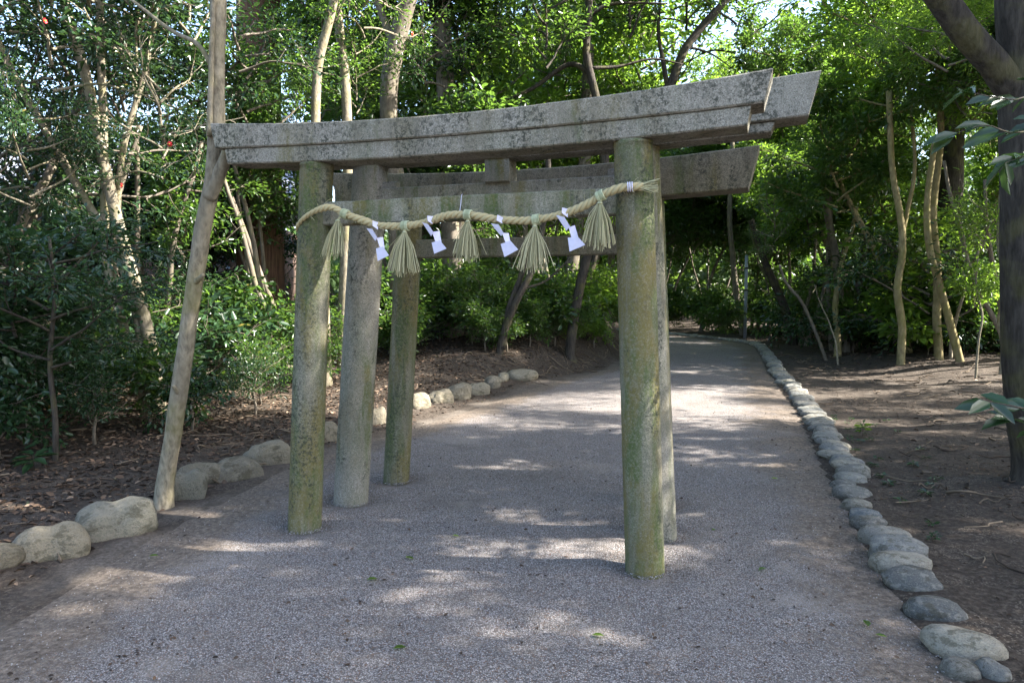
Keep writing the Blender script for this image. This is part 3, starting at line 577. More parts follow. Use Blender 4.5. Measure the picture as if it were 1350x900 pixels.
px_tree('short dark stump-like trunk in deep shade behind the rear gate pillar', [(598, 460), (599, 400), (600, 330), (606, 200)], 16, .2, .17, 'dark_bark', [('under1', 600, 260, 1.2, 1.2)])
# --- right side trees
b = onground(4.28, 5.75); st = [b, b + [0, 0, .3], at(1358, 500, 5.75), at(1356, 300, 5.75), at(1352, 120, 5.75), at(1348, 0, 5.75), at(1345, -200, 5.75), at(1340, -420, 5.8)]
near_t = tree('big dark tree beyond the stone edging with a heavy limb slanting up', [(st, .20, .175), ([at(1352, 150, 5.75), at(1318, 95, 5.7), at(1275, 45, 5.65), at(1232, -15, 5.6), at(1190, -90, 5.5), at(1150, -200, 5.3)], .115, .085)],
     [('tall0', at(1140, -420, 5.6), .9, .3), ('tall3', at(1350, -520, 6), 1.0, 2), ('tall1', at(1180, -330, 7.2), .8, 1)], 'dark_bark', 'leaf', None, 'tree', 'tree', 20, .03)
def sprig(parent, paths, n, L, mat, seed, base):
    rng = np.random.RandomState(seed); mb = MB(); P = []; D = []
    for pth in paths:
        s3 = spline(np.array(pth), 14) - base; mb.tube(s3, np.linspace(.006, .002, 14), 5, a=rng.rand(), cap=False)
        for k in range(n):
            t = 3 + int((k / n) * 10.9) if k < n - 3 else 13; t = min(13, t); P.append(s3[t]); az = rng.uniform(0, 6.28); d = (s3[13] - s3[8]); d = d / np.linalg.norm(d)
            D.append(d * .7 + np.array([math.cos(az) * .9, math.sin(az) * .9, rng.uniform(-.5, .25)]))
    P = np.array(P); m_ = len(P); N_ = np.array([-.25, -.75, .8]) + rng.normal(0, .35, (m_, 3))
    obj('twig', mb.mesh('twig'), M['dark_bark'], parent); obj('foliage', leaf_mesh('foliage', P, np.array(D), N_, L * rng.uniform(.7, 1.15, m_), .40, rng.rand(m_) * .8), M[mat], parent)
nb = np.array(near_t.location)
sprig(near_t, [[at(1352, 60, 5.4), at(1365, 110, 4.6), at(1345, 130, 4.0), at(1310, 128, 3.7), at(1272, 120, 3.6)], [at(1360, 90, 5.0), at(1365, 160, 4.2), at(1335, 175, 3.8), at(1300, 165, 3.65), at(1262, 175, 3.6)], [at(1370, 100, 5.0), at(1372, 190, 4.1), at(1350, 205, 3.8), at(1325, 215, 3.7)]], 13, .16, 'leaf_dark', 3, nb)
se = empty('broadleaf_shrub', tuple(onground(2.75, 2.75, 0))); tag(se, 'low broad-leaved shrub reaching a leafy sprig over the soil by the big dark tree', 'shrub'); sb_ = np.array(se.location)
mb = MB(); tw = at(1420, 560, 2.9) - sb_; mb.tube(spline([(0, 0, -.05), (.03, .02, .35), (-.02, .05, .7), tuple(tw)], 14), np.linspace(.018, .008, 14), 7); obj('stem', mb.mesh('stem'), M['grey_bark'], se)
sprig(se, [[at(1420, 560, 2.9), at(1375, 545, 2.8), at(1335, 535, 2.72), at(1305, 530, 2.7)], [at(1420, 560, 2.9), at(1385, 562, 2.8), at(1352, 558, 2.75), at(1335, 552, 2.72)]], 9, .135, 'leaf_dark', 4, sb_)
sprig(se, [[tw + sb_, tw + sb_ + [.3, -.2, .25], tw + sb_ + [.5, -.3, .3]], [sb_ + [0, 0, .7], sb_ + [.4, .1, .9], sb_ + [.6, .2, .85]]], 10, .135, 'leaf_dark', 6, sb_)
G_R = 'slender trees of the grove beyond the stone edging'
px_tree('mossy yellow-green crooked trunk standing alone, forked at head height', [(1187, 485), (1189, 430), (1183, 380), (1190, 330), (1186, 280), (1176, 220), (1172, 120)], 14.4, .085, .055, 'mossy_bark', [('under0', 1180, 150, .4, 1.1), ('under1', 1150, 40, 0, 1.0)], 'leaf_fresh', G_R, [([(1186, 330, 0), (1196, 280, .1), (1206, 220, .1), (1200, 130, .2)], .045, .03)])
px_tree('upright mossy trunk beside the slanting one, both in front of a broad dark trunk', [(1240, 490), (1235, 420), (1236, 350), (1230, 280), (1240, 180), (1236, 60)], 14.6, .09, .06, 'mossy_bark', [('under2', 1240, 130, .2, 1.1), ('under0', 1260, 30, .3, 1.1)], 'leaf_fresh', G_R)
px_tree('slanting mossy trunk leaning across the upright one', [(1270, 492), (1256, 440), (1240, 380), (1226, 330), (1222, 270), (1232, 190)], 14.2, .085, .055, 'mossy_bark', [('under1', 1290, 160, .4, 1.0)], 'leaf_fresh', G_R)
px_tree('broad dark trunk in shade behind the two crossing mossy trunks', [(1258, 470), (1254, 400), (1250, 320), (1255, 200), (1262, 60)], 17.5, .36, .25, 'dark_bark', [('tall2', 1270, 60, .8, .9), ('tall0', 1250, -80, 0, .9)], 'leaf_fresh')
px_tree('thin crooked sunlit stem close beside the big dark tree', [(1318, 505), (1322, 460), (1317, 420), (1324, 370), (1316, 320), (1320, 240)], 12.5, .04, .025, 'pale_bark', [('shrub0', 1300, 330, .2, .9), ('sparse0', 1310, 150, .3, .6)], 'leaf_fresh')
px_tree('very thin pale sapling between the mossy trunks and the big dark tree', [(1286, 500), (1290, 450), (1295, 415), (1287, 380), (1290, 330)], 12.2, .022, .012, 'pale_bark', [('shrub1', 1285, 405, .1, .7)], 'leaf_fresh')
# clump of leaning stems
for lb, pth, Y_, r0 in (('stoutest brown stem of the leaning clump where the path bends', [(1116, 462), (1108, 400), (1102, 340), (1090, 270), (1085, 160)], 18.6, .13), ('stem leaning away from the stout brown one in the clump by the bend', [(1124, 462), (1128, 410), (1136, 350), (1146, 280), (1140, 170)], 18.8, .1), ('pale upright stem at the edge of the leaning clump by the bend', [(1097, 460), (1093, 400), (1092, 340), (1096, 250), (1100, 150)], 19.2, .085), ('pale greenish pole-straight stem behind the leaning clump', [(1145, 458), (1147, 390), (1148, 330), (1150, 220), (1152, 90)], 20, .1),
                        ('arching bare stem bowing over from the leaning clump', [(1090, 478), (1076, 440), (1058, 400), (1036, 372), (1028, 350)], 16.5, .045), ('dark slanting trunk in shade beyond the arching bare stem', [(1046, 452), (1036, 410), (1024, 380), (1008, 345), (990, 290)], 21.5, .15), ('thin leaning trunk next to the metal pole', [(979, 435), (972, 395), (966, 340), (962, 280), (966, 180)], 26, .13)):
    px_tree(lb, pth, Y_, r0, r0 * .6, 'grey_bark' if 'dark' not in lb else 'dark_bark', [('under%d' % rT.randint(3), pth[-1][0] + rT.uniform(-20, 20), pth[-1][1] + rT.uniform(-30, 20), .4, 1.25)] if 'bare' not in lb else [('sparse0', 1020, 330, .3, .5)], 'leaf_fresh' if rT.rand() < .6 else 'leaf', None)
r = np.random.RandomState(91); bm_ = []
for k in range(5):
    mb = MB(); p_ = branch_path(r, np.array([0, 0, -.1]), np.array([r.normal(0, .25), r.normal(0, .25), 1]), r.uniform(2.6, 3.8), 7, .03, .13); mb.tube(spline(p_, 22), np.linspace(.034, .012, 22), 6, wob=.06, seed=k); m1 = mb.mesh('trunk'); m1.materials.append(M['pale_bark' if k % 2 else 'grey_bark'])
    mb = MB()
    for j in (3, 4, 5, 6): q_ = branch_path(r, p_[j], np.array([r.normal(), r.normal(), .7]), r.uniform(.4, .9), 4, .02, .2); mb.tube(spline(q_, 8), np.linspace(.012, .004, 8), 4, cap=False)
    m2 = mb.mesh('branches'); m2.materials.append(M['grey_bark']); bm_.append((m1, m2))
for k in range(16):
    y = r.uniform(12.5, 27); x = float(np.interp(y, PR[:13, 1], PR[:13, 0])) + 1.3 + r.rand() ** 1.3 * 6.5
    if y > 23 and x < 7.2: x += 2
    e = empty('bare_sapling', tuple(onground(x, y, 0)), r.uniform(0, 6.28)); e.scale = (r.uniform(.7, 1.15),) * 3; tag(e, 'thin bare crooked sapling among the grove trunks beyond the stone edging', 'sapling', 'bare saplings in the grove')
    obj('trunk', bm_[k % 5][0], None, e); obj('branches', bm_[k % 5][1], None, e)
# --- generic trees (copies) ------------------------------------------------
def generic(seed, stems, hgt, lean):
    rng = np.random.RandomState(seed); out = []
    for k in range(stems):
        az = rng.uniform(0, 6.28); d = np.array([math.cos(az) * lean, math.sin(az) * lean, 1]); out.append(branch_path(rng, np.array([rng.uniform(-.12, .12), rng.uniform(-.12, .12), -.15]) * (stems > 1) + np.array([0, 0, -.15]), d, hgt * rng.uniform(.8, 1), 7, .06, .09))
    return out
TM = {}
def place(kind, x, y, sc, rz, label, group, bark_, lmat, crowns, name='tree'):
    key = (kind, bark_)
    if key not in TM:
        sd_, ns, hg, ln, r0 = {'slim': (1, 1, 5.0, .1, .07), 'slim2': (2, 1, 5.5, .16, .08), 'multi': (3, 3, 4.6, .28, .06), 'multi2': (4, 4, 4.2, .3, .05), 'tall': (5, 1, 8.5, .07, .17), 'tall2': (6, 1, 9, .1, .2)}[kind]
        ms = [];
        for p in generic(sd_, ns, hg, ln):
            mb = MB(); sp = spline(p, 26); rr = np.linspace(r0, r0 * .5, 26) * (1 + .4 * np.exp(-np.arange(26) / 1.5)); mb.tube(sp, rr, 9, wob=.06, seed=sd_); m_ = mb.mesh('trunk'); m_.materials.append(M[bark_]); ms.append((m_, p[-1]))
        TM[key] = ms
    e = empty(name, (x, y, float(H(x, y))), rz); e.scale = (sc,) * 3; tag(e, label.format({'slim': 'straight', 'slim2': 'leaning', 'multi': 'three-stemmed', 'multi2': 'four-stemmed', 'tall': 'straight', 'tall2': 'crooked'}[kind], {'grey_bark': 'grey', 'mossy_bark': 'mossy', 'dark_bark': 'dark'}[bark_]), 'tree', group)
    tops = []
    for m_, tp in TM[key]: obj('trunk', m_, None, e); tops.append(tp)
    for j, (ck, dx, dy, z, s) in enumerate(crowns):
        tp = tops[j % len(tops)]; k = z / tp[2]; crown(e, ck, lmat, bark_, (tp[0] * k + dx, tp[1] * k + dy, z), s, rT.uniform(0, 6.28))
    return e
def rc(lo, hi, n, kinds, s, spread=.5): return [(kinds[rT.randint(len(kinds))], rT.normal(0, spread), rT.normal(0, spread), rT.uniform(lo, hi), s * rT.uniform(.8, 1.2)) for _ in range(n)]
UN = ['under0', 'under1', 'under2']; TL = ['tall0', 'tall1', 'tall2', 'tall3']; DP = ['dapple0', 'dapple1', 'dapple2']; CL = ['clumped0', 'clumped1', 'clumped2']
lab = 'slender {0} tree with {1} bark crowding the grove beyond the stone edging'
for (x, y) in ((9.6, 13.5), (10.8, 15), (9.2, 16.6), (7.8, 17.2), (11.5, 18.5), (9.9, 20), (12.8, 21.5), (10.9, 23), (9.2, 24.2), (13.5, 17), (12.0, 25.5), (14.8, 20), (15.5, 24), (8.6, 21.3)):
    k = ['slim', 'multi', 'slim2', 'multi2'][rT.randint(4)]
    if x < 8: k = 'slim2'
    place(k, x, y, rT.uniform(.9, 1.2), rT.uniform(0, 6.28), lab, 'slender trees crowding the grove', 'grey_bark' if rT.rand() < .6 else 'mossy_bark', 'leaf_fresh' if rT.rand() < .55 else 'leaf', rc(2.4, 5.4, 3, CL, .62, .6) if x > 8 else rc(4, 5.6, 2, CL, .5))
lab = '{0} {1} evergreen tree closing the far end of the path beyond its bend'
for (x, y) in ((7.6, 29), (5.4, 31.5), (9.4, 28), (6.6, 33.5), (3.2, 35.5), (8.9, 32), (11.2, 30), (4.6, 38), (1.5, 38), (7.5, 36), (.5, 26.5), (1.4, 23.5), (-.6, 29.5), (1.8, 20.5), (.3, 19)):
    place(['slim', 'multi', 'slim2', 'multi2'][rT.randint(4)], x, y, rT.uniform(1, 1.3), rT.uniform(0, 6.28), lab, 'trees closing the far end of the path', 'grey_bark', 'leaf' if rT.rand() < .7 else 'leaf_fresh', rc(1.8, 5.4, 5, UN, 1.35, .6))
lab = 'tall {0} evergreen tree rising over the understory behind the gates'
for (x, y) in ((-2.6, 18.6), (.2, 22), (3.8, 29.5), (-3.5, 24)):
    place(['tall', 'tall2'][rT.randint(2)], x, y, rT.uniform(.9, 1.15), rT.uniform(0, 6.28), lab, 'tall trees behind the gates', 'grey_bark', 'leaf', rc(6.0, 8.6, 2, CL, .8, .7))
lab = 'tall {0} dark-barked tree among the slender trunks of the grove'
for (x, y) in ((12.3, 14.6), (10.5, 26.8), (14, 27), (17, 17), (12, 33), (13.5, 20.5)):
    place(['tall', 'tall2'][rT.randint(2)], x, y, rT.uniform(.9, 1.1), rT.uniform(0, 6.28), lab, 'tall trees in the grove', 'dark_bark', 'leaf_fresh', rc(5.6, 8.5, 2, CL, .85, .9))
lab = 'tall {0} dark-barked tree well outside the stone edging, shading the gates'
rS = np.random.RandomState(SHADE_SEED)
for (x, y, zs_) in ((7.3, 2.0, (5.6, 8.2)), (7.6, 4.5, (5, 7.1, 9.2)), (7.5, 6.8, (5.2, 7.1, 9.2)), (10.3, 3.3, (5, 7.2)), (10.2, 5.7, (5, 7.2)), (8.3, 8.9, (5.2, 6.4, 7.6, 8.8)), (10.6, 11.4, (5.4, 8.2)), (12.4, 8.2, (4.2, 5.8, 8)), (12.6, 5.2, (4.6, 6.4)), (9.4, 7.6, (3.6,)), (14.2, 10.6, (4.6, 6.6))):
    place(['tall', 'tall2'][rS.randint(2)], x, y, 1.0, rS.uniform(0, 6.28), lab, 'tall trees shading the gates', 'dark_bark', 'leaf', [((DP + CL)[rS.randint(6)], rS.normal(0, .4), rS.normal(0, .5), z, .69 * rS.uniform(.85, 1.15)) for z in zs_])
# --- understory trees and shrubs on the left
lab = '{0} {1} understory evergreen growing among the shrubs of the litter-covered ground'
for (x, y, s, z0, z1, n) in ((-6.4, 8.4, 1, 1.4, 3.0, 3), (-7.8, 10.5, 1.1, 1.2, 3.2, 4), (-5.9, 11.6, 1, 2.4, 4.6, 4), (-3.9, 12.6, 1, 1.8, 4.4, 4), (-8.8, 7.6, 1, 1.5, 3, 4), (-2.6, 15.6, 1, 2.6, 4.6, 4), (-6.9, 14.2, 1.1, 1.4, 3.2, 4), (-4.0, 17.5, 1.2, 1, 4.6, 5), (-1.0, 17.6, 1.1, 1, 4.4, 5), (-1.6, 21, 1.3, 1, 4.5, 5), (-8.6, 14.2, 1.0, .6, 1.8, 4), (-6.6, 16.4, 1.0, .6, 1.8, 4), (-10.2, 15.6, 1.0, .6, 2.0, 4), (-5.0, 14.4, 1.0, .8, 2.6, 3)):
    place(['multi', 'multi2', 'slim2'][rT.randint(3)], x, y, s, rT.uniform(0, 6.28), lab, 'understory evergreens', 'grey_bark', 'leaf_dark' if x < -5 else 'leaf', rc(z0, z1, n, UN if (x > -4.5 or y > 14) else ['sparse0', 'sparse1'], .95, .45))
def shrub(x, y, s, label, group, lmat, kinds=('shrub0', 'shrub1', 'shrub2'), n=1, name='shrub', zs=1.0):
    e = empty(name, (x, y, float(H(x, y)) - .03), rT.uniform(0, 6.28)); tag(e, label.format('tiny' if s < .65 else 'small' if s < 1.05 else 'medium-sized' if s < 1.28 else 'large', {'leaf': 'green', 'leaf_dark': 'dark', 'leaf_fresh': 'bright green'}[lmat]), 'shrub', group); mb = MB(); mb.tube([(0, 0, -.06), (.02, .01, .15), (0, .03, .34)], [.02, .016, .012], 6, wob=.05); obj('stem', mb.mesh('stem'), M['grey_bark'], e)
    for k in range(n):
        o = crown(e, kinds[rT.randint(len(kinds))], lmat, 'grey_bark', (rT.normal(0, .2) * (k > 0), rT.normal(0, .2) * (k > 0), .22 + .25 * k), (s, s, s * zs * .85), rT.uniform(0, 6.28), 'foliage')
lab = '{0} {1} glossy-leaved shrub growing from the leaf litter behind the boulders'
for (x, y, s, lm_, n_) in ((-5.0, 7.4, 1.0, 'leaf_dark', 1), (-5.9, 6.9, 1.25, 'leaf_dark', 2), (-4.2, 8.3, .85, 'leaf', 1), (-5.2, 8.9, 1.3, 'leaf_dark', 2), (-6.4, 8.2, 1.35, 'leaf_dark', 2), (-3.4, 9.7, .8, 'leaf', 1), (-4.4, 10.4, 1.2, 'leaf_dark', 1), (-7.2, 7.0, 1.4, 'leaf_dark', 2), (-4.1, 7.0, .62, 'leaf_dark', 1), (-3.55, 7.9, .6, 'leaf_dark', 1), (-4.6, 6.4, .64, 'leaf_dark', 1), (-3.2, 8.9, .62, 'leaf_dark', 1), (-5.8, 10.6, 1.3, 'leaf', 1), (-7.6, 9.4, 1.5, 'leaf_dark', 2), (-3.0, 11.6, 1.0, 'leaf', 1), (-3.9, 12.2, 1.2, 'leaf', 2), (-5.2, 12.6, 1.4, 'leaf_dark', 2), (-8.6, 8.4, 1.6, 'leaf_dark', 2)):
    shrub(x, y, s, lab, 'shrubs in the leaf litter', lm_, n=n_)
lab = '{0} {1} shrub on the bank behind the gates'
for (x, y, s) in ((-2.2, 14.4, 1.2), (-1.5, 15.0, 1.3), (-.8, 14.6, 1.2), (-.1, 15.0, 1.1), (.55, 15.5, 1.0), (1.1, 16.3, 1.0), (1.6, 17.2, 1.1), (2.0, 18.1, 1.1), (-.5, 13.7, .6), (-.1, 13.9, .5), (-1.9, 13.4, .7), (.35, 14.5, .55), (1.9, 16.6, .6), (.9, 15.3, .55), (1.4, 15.9, .6), (-2.9, 14.2, 1.1), (-1.2, 16.6, 1.4), (.2, 17.4, 1.4), (2.1, 19.2, 1.3), (-2.2, 13.2, .6)):
    shrub(x, y, s, lab, 'shrubs on the bank', 'leaf_fresh' if x > .9 else 'leaf', n=2)
for k in range(26):
    y = rT.uniform(14.5, 28); x = float(np.interp(y, PR[:13, 1], PR[:13, 0])) + 2.3 + rT.rand() * 6
    shrub(x, y, rT.uniform(1.2, 2.0), 'tall {1} leafy bush between the trunks of the grove', 'tall bushes in the grove', ['leaf_dark', 'leaf', 'leaf_fresh'][rT.randint(3)], UN, 1, 'bush', 1.0) if k % 3 else shrub(x, y, 1.1, 'low {1} leafy bush between the trunks of the grove', 'low bushes in the grove', 'leaf_dark', UN, 1, 'bush')
lab = '{0} shaded shrub filling the floor of the grove beyond the stone edging'
for (x, y, s) in ((10.0, 15.8, 1.2), (11.3, 16.6, 1.3), (8.7, 18.3, 1.2), (12.4, 18.6, 1.4), (10.2, 19.4, 1.3), (9.2, 22.4, 1.4), (11.3, 21.5, 1.4), (9.6, 26, 1.5), (7.7, 27.7, 1.4), (6.2, 29.8, 1.5), (8.3, 30.5, 1.6), (4.6, 33, 1.5), (10.6, 28, 1.6), (11.9, 14.4, 1.2), (12.8, 16, 1.4), (7.4, 24.9, 1.0)):
    shrub(x, y, s, lab, 'shrubs on the grove floor', 'leaf', n=2)
# --- small plants
def rosette(x, y, n, L, label, group, lmat, h=.1, wr=.34, seed=0, name='seedling'):
    rng = np.random.RandomState(seed); az = np.arange(n) * 2.4 + rng.uniform(0, 6); D = np.stack([np.cos(az), np.sin(az), rng.uniform(-.15, .5, n)], -1); P = np.stack([np.zeros(n), np.zeros(n), rng.uniform(.4, 1, n) * h], -1) + D * .01
    e = empty(name, (x, y, float(H(x, y)))); tag(e, label, 'plant', group); mb = MB(); mb.tube([(0, 0, -.03), (.003, 0, h * .5), (0, 0, h)], [.004, .003, .002], 5); obj('stem', mb.mesh('stem'), M['twig'], e)
    obj('leaves', leaf_mesh('leaves', P, D, np.tile([0, 0, 1.], (n, 1)) + rng.normal(0, .2, (n, 3)), L * rng.uniform(.7, 1.15, n), wr, rng.rand(n) * .8), M[lmat], e)
p = gnd(45, 628); rosette(p[0], p[1], 12, .17, 'broad-leaved seedling sprouting at the foot of a thin dark stem in the litter', None, 'leaf_dark', .12, .36, 1)
e = empty('sapling', tuple(onground(p[0] + .02, p[1] + .25))); tag(e, 'thin dark sapling rising from the litter beside the broad-leaved seedling', 'tree')
mb = MB(); pts_ = [(0, 0, 0), (.02, 0, .5), (-.02, .02, 1.0), (.03, .05, 1.6), (0, .05, 2.1)]; mb.tube(spline(pts_, 16), np.linspace(.028, .014, 16), 7, wob=.05); obj('trunk', mb.mesh('trunk'), M['dark_bark'], e)
crown(e, 'under0', 'leaf_dark', 'dark_bark', (0, 0, .95), (.75, .75, .6), 1.0); crown(e, 'under2', 'leaf_dark', 'dark_bark', (-.5, .3, 1.2), (.8, .8, .55), 2.0)
p = gnd(1137, 578); rosette(p[0], p[1], 26, .10, 'bright green weed in the bare soil beyond the stone edging', None, 'leaf_fresh', .16, .3, 2, 'weed')
r = np.random.RandomState(8)
for k in range(34):
    y = r.uniform(2.9, 9); i = int(np.argmin(abs(SPR[:, 1] - y))); x = SPR[i, 0] + .28 + abs(r.normal(0, .28)); rosette(x, y, r.randint(6, 13), r.uniform(.03, .055), 'tiny low green sprout in the dark soil beside the stone edging', 'sprouts beside the stone edging', 'leaf_dark', .03, .5, 20 + k, 'sprout')
def frond_plant(x, y, label, group, n=9, L=.55, seed=0, mat='leaf_fresh'):
    rng = np.random.RandomState(seed); e = empty('fern', (x, y, float(H(x, y)) - .01)); tag(e, label, 'fern', group)
    for k in range(n):
        az = k * 6.28 / n + rng.uniform(-.3, .3); l = L * rng.uniform(.7, 1.1); P = []; D = []; t = np.linspace(0, 1, 14); cx = t * l * .85; cz = l * (.75 * t - .62 * t * t); base = np.stack([np.cos(az) * cx, np.sin(az) * cx, cz], -1)
        for i in range(2, 14):
            for s in (-1, 1):
                P.append(base[i]); D.append(np.array([math.cos(az + s * 1.15), math.sin(az + s * 1.15), -.15]))
        P = np.array(P); Ls = np.repeat(l * .26 * np.sin(np.linspace(.5, 2.95, 12)), 2); obj('frond', leaf_mesh('frond', P, np.array(D), np.tile([0, 0, 1.], (len(P), 1)), Ls, .25, rng.rand(len(P)) * .8), M[mat], e)
for k, (a, b_) in enumerate(((345, 485), (265, 520), (300, 505), (380, 500), (225, 505))):
    p = gnd(a, b_, .1); frond_plant(p[0], p[1], 'feathery green fern in the leaf litter behind the leaning tree', 'ferns in the leaf litter', 9, .55, k)
# ------------------------------------------------------------------ litter, twigs, gravel grains, leaves
r = np.random.RandomState(21)
def scatter_leaves(name, n, xr, yr, ok, L, lift=.012):
    x = r.uniform(*xr, n); y = r.uniform(0, 1, n) ** 1.3 * (yr[1] - yr[0]) + yr[0]; k = ok(x, y); x, y = x[k], y[k]; n = len(x)
    az = r.uniform(0, 6.28, n); P = np.stack([x, y, H(x, y) + r.uniform(.002, lift, n)], -1); D = np.stack([np.cos(az), np.sin(az), r.normal(0, .22, n)], -1); N_ = np.array([0, 0, 1.]) + r.normal(0, .4, (n, 3))
    return obj(name, leaf_mesh(name, P, D, N_, L * r.uniform(.6, 1.2, n), .45, np.clip(r.beta(2, 2.2, n), 0, 1)), M['litter'])
tag(scatter_leaves('leaf_litter', 60000, (-9, 1.5), (3.2, 18), lambda x, y: (-dist_poly(x, y, SPL) > .35 - .25 * r.rand(len(x))) & (r.rand(len(x)) < .35 + .65 * sst(-dist_poly(x, y, SPL), .3, 1.6)), .062), 'carpet of brown fallen leaves under the shrubs', 'leaf litter', None, 'stuff')
tag(scatter_leaves('grove_litter', 16000, (3, 16), (5, 27), lambda x, y: (dist_poly(x, y, SPR) > .5 + 2.2 * r.rand(len(x))) & (r.rand(len(x)) < .12 + .9 * sst(y, 11, 16)), .07), 'brown fallen leaves strewn over the grove floor', 'leaf litter', None, 'stuff')
tag(scatter_leaves('soil_debris', 9000, (1.9, 8), (2.4, 13), lambda x, y: (dist_poly(x, y, SPR) > .12) & (r.rand(len(x)) < .25 + .75 * sst(snoise(x * 1.2, y * 1.2, 33), -.2, .6)), .03, .008), 'small brown leaf fragments on the dark soil by the stone edging', 'leaf litter', None, 'stuff')
mb = MB()
for k in range(1300):
    if k < 520: x, y = r.uniform(-.9, 3.4), r.uniform(12.2, 20)
    elif k < 700: x, y = r.uniform(-6, -1.5), r.uniform(4, 11)
    else: x, y = r.uniform(2.5, 12), r.uniform(4, 19)
    dl_, dr_ = float(-dist_poly(np.array([x]), np.array([y]), SPL)[0]), float(dist_poly(np.array([x]), np.array([y]), SPR)[0])
    if max(dl_, dr_) < .25 or (k < 520 and dl_ > 1.8): continue
    L = r.uniform(.12, .6) * (1.3 if k < 520 else .7); az = r.uniform(0, 6.28); d = np.array([math.cos(az), math.sin(az)]) * L
    q3 = np.array([(x + d[0] * t + r.normal(0, .03), y + d[1] * t + r.normal(0, .03), 0) for t in np.linspace(0, 1, 5)]); q3[:, 2] = H(q3[:, 0], q3[:, 1]) + r.uniform(.004, .05, 5); mb.tube(spline(q3, 8), np.linspace(1, .5, 8) * r.uniform(.003, .011), 4, a=r.rand(), cap=False)
tag(obj('fallen_twigs', mb.mesh('fallen_twigs'), M['twig']), 'dry twigs and exposed roots littering the bank and soil', 'twigs', None, 'stuff')
# loose grains standing proud of the path near the camera
n = 15000; x = r.uniform(-2.4, 2.6, n); y = 2.4 + 6.5 * r.rand(n) ** 1.7
for lx_, ly_ in ((-1.137, 0), (1.109, 0), (-1.166, .607), (1.087, .607), (-1.137, 1.25)):
    q0 = gp(lx_, ly_, 0); a_ = r.uniform(0, 6.28, 420); d_ = .108 + np.abs(r.normal(0, .055, 420)) * (1 + .5 * np.sin(a_ * 2)); x = np.r_[x, q0[0] + np.cos(a_) * d_]; y = np.r_[y, q0[1] + np.sin(a_) * d_]
k = (-dist_poly(x, y, SPL) < -.15) & (dist_poly(x, y, SPR) < -.1); x, y = x[k], y[k]; n = len(x)
oc = np.array([[1, 0, 0], [0, 1, 0], [-1, 0, 0], [0, -1, 0], [0, 0, 1], [0, 0, -1]], float); of = np.array([[0, 1, 4], [1, 2, 4], [2, 3, 4], [3, 0, 4], [1, 0, 5], [2, 1, 5], [3, 2, 5], [0, 3, 5]])
sz = r.uniform(.002, .005, n); az = r.uniform(0, 6.28, n); sc3 = np.stack([sz * r.uniform(.8, 1.4, n), sz * r.uniform(.7, 1.1, n), sz * r.uniform(.5, .9, n)], -1)
v = oc[None] * sc3[:, None, :] * r.uniform(.75, 1.15, (n, 6, 1)); ca, sa = np.cos(az)[:, None], np.sin(az)[:, None]
zb_ = .004 * snoise(x * 1.4, y * 1.4, 6) + .02
v = np.stack([v[..., 0] * ca - v[..., 1] * sa + x[:, None], v[..., 0] * sa + v[..., 1] * ca + y[:, None], v[..., 2] + (zb_ + sz * .3)[:, None]], -1).reshape(-1, 3)
f = (of[None] + np.arange(n)[:, None, None] * 6).reshape(-1, 3)
tag(obj('loose_gravel', mesh_np('loose_gravel', v, f, False, {'rnd': np.repeat(r.rand(n), 6)}), M['pebble']), 'loose grey gravel grains on the path', 'gravel', None, 'stuff')
n = 1500; x = r.uniform(-2.3, 3.4, n); y = 2.4 + 9 * r.rand(n) ** 1.4; k = (-dist_poly(x, y, SPL) < -.1) & (dist_poly(x, y, SPR) < -.1); x, y = x[k], y[k]; n = len(x); az = r.uniform(0, 6.28, n)
x = x + .25 * snoise(x * 3, y * 3, 15); y = y + .25 * snoise(x * 3, y * 3, 16)
tag(obj('path_debris', leaf_mesh('path_debris', np.stack([x, y, .004 * snoise(x * 1.4, y * 1.4, 6) + .024 + .004 * r.rand(n)], -1), np.stack([np.cos(az), np.sin(az), r.normal(0, .2, n)], -1), np.array([0, 0, 1.]) + r.normal(0, .4, (n, 3)), r.uniform(.008, .03, n), .5, r.beta(1.2, 3, n)), M['litter']), 'dark specks of leaf debris strewn on the gravel path', 'debris', None, 'stuff')
for k, (a, b_) in enumerate(((498, 763), (545, 737), (605, 707), (536, 853), (780, 837), (1145, 826), (1153, 836), (1000, 752), (1016, 630), (196, 733), (865, 660), (940, 700))):
    p = gnd(a, b_, .025); rng = np.random.RandomState(k); az = rng.uniform(0, 6.28); D = np.array([[math.cos(az), math.sin(az), .15]])
    lm = leaf_mesh('fallen_leaf', np.zeros((1, 3)), D, np.array([[.1, .1, 1.]]), np.array([rng.uniform(.045, .065)]), .5, np.array([.5 if k != 8 else 1.]))
    o = obj('fallen_leaf', lm, M['leaf_fresh'], None, (p[0], p[1], .028)); tag(o, 'single green leaf fallen on the gravel path', 'leaf', 'leaves fallen on the gravel')
# ------------------------------------------------------------------ metal pole and hall
e = empty('metal_pole', tuple(onground(8.03, 24.8, -.05))); tag(e, 'slim blue-grey metal pole standing where the path bends', 'pole')
mb = MB(); mb.tube([(0, 0, 0), (0, 0, 1.6), (0, 0, 2.9)], .055, 12); obj('shaft', mb.mesh('shaft'), M['metal'], e)
for z in (.9, 1.7, 2.45): mb = MB(); mb.tube([(0, 0, z), (0, 0, z + .05)], .066, 12); obj('band', mb.mesh('band'), M['dark_bark'], e)
mb = MB(); mb.tube([(0, 0, 2.9), (0, 0, 2.93)], [.06, .03], 12); obj('cap', mb.mesh('cap'), M['metal'], e)
e = empty('shrine_hall', (-13.2, 23.5, 0), math.radians(8)); tag(e, 'low hall with a grey tiled roof glimpsed through the camellia stems', 'building')
def part(name, bs, mat):
    mb = MB()
    for c, d in bs: mb.box(c, d)
    return obj(name, mb.mesh(name, False), M[mat], e)
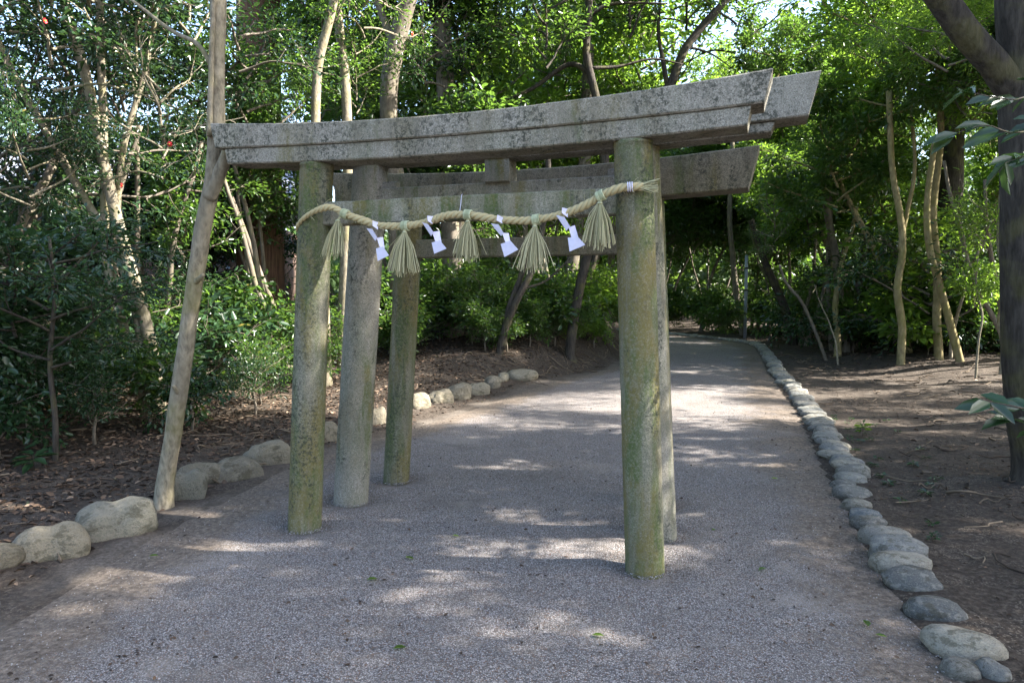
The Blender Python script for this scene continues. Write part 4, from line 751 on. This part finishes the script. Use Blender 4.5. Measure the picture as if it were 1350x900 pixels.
part('wall', [((0, 2.5, 1.9), (11, 4.5, 3.8))], 'wood'); part('plaster_band', [((0, .2, 4.05), (11, .3, .9))], 'plaster')
for k in range(7): part('post', [((-5.4 + k * 1.8, .1, 2.2), (.2, .2, 4.4))], 'wood')
mb = MB(); mb.add([(-6.4, -1.0, 4.5), (6.4, -1.0, 4.5), (6.0, 2.6, 6.7), (-6.0, 2.6, 6.7), (-6.4, -1.0, 4.35), (6.4, -1.0, 4.35), (6, 2.6, 6.5), (-6, 2.6, 6.5)], [[0, 1, 2, 3], [7, 6, 5, 4], [0, 4, 5, 1], [1, 5, 6, 2], [2, 6, 7, 3], [3, 7, 4, 0]])
mb.add([(-6.4, 6.0, 4.5), (6.4, 6.0, 4.5), (6.0, 2.6, 6.69), (-6.0, 2.6, 6.69), (-6.4, 6.0, 4.35), (6.4, 6.0, 4.35), (6, 2.6, 6.5), (-6, 2.6, 6.5)], [[3, 2, 1, 0], [4, 5, 6, 7], [1, 5, 4, 0], [2, 6, 5, 1], [3, 7, 6, 2], [0, 4, 7, 3]])
rf = obj('roof', mb.mesh('roof', False), M['tile'], e)
for k in range(43):
    mb = MB(); xx = -6.3 + k * .3; mb.tube([(xx, -1.02, 4.52), (xx * .94, 2.55, 6.7)], .05, 6); obj('tile_ridge', mb.mesh('tile_ridge'), M['tile'], rf)
mb = MB(); mb.tube([(-6.1, 2.6, 6.78), (6.1, 2.6, 6.78)], .16, 10); obj('ridge', mb.mesh('ridge'), M['tile'], rf)
# ------------------------------------------------------------------ far wood: one mass nobody could count
r = np.random.RandomState(31); n = 90000
ang = r.uniform(math.radians(8), math.radians(172), n); rad_ = r.uniform(38, 62, n); x = np.cos(ang) * rad_; y = np.sin(ang) * rad_
ht = 8.5 + 3.0 * snoise(x * .12, y * .12, 9) + 1.5 * snoise(x * .5, y * .5, 10); left = x < -4
ht = np.where(left, ht * .6, ht); z = ht * r.rand(n) ** .8; P = np.stack([x, y, z], -1)
lm = leaf_mesh('foliage', P, r.normal(0, 1, (n, 3)), r.normal(0, .7, (n, 3)) + [0, -.3, 1], r.uniform(.35, .75, n), .6, np.clip(.5 + .5 * snoise(x * .7 + z, y * .7 + z * 1.3, 11), 0, .93))
tag(obj('distant_wood', lm, M['leaf_far']), 'dark mass of distant woodland closing the view', 'woodland', None, 'stuff')
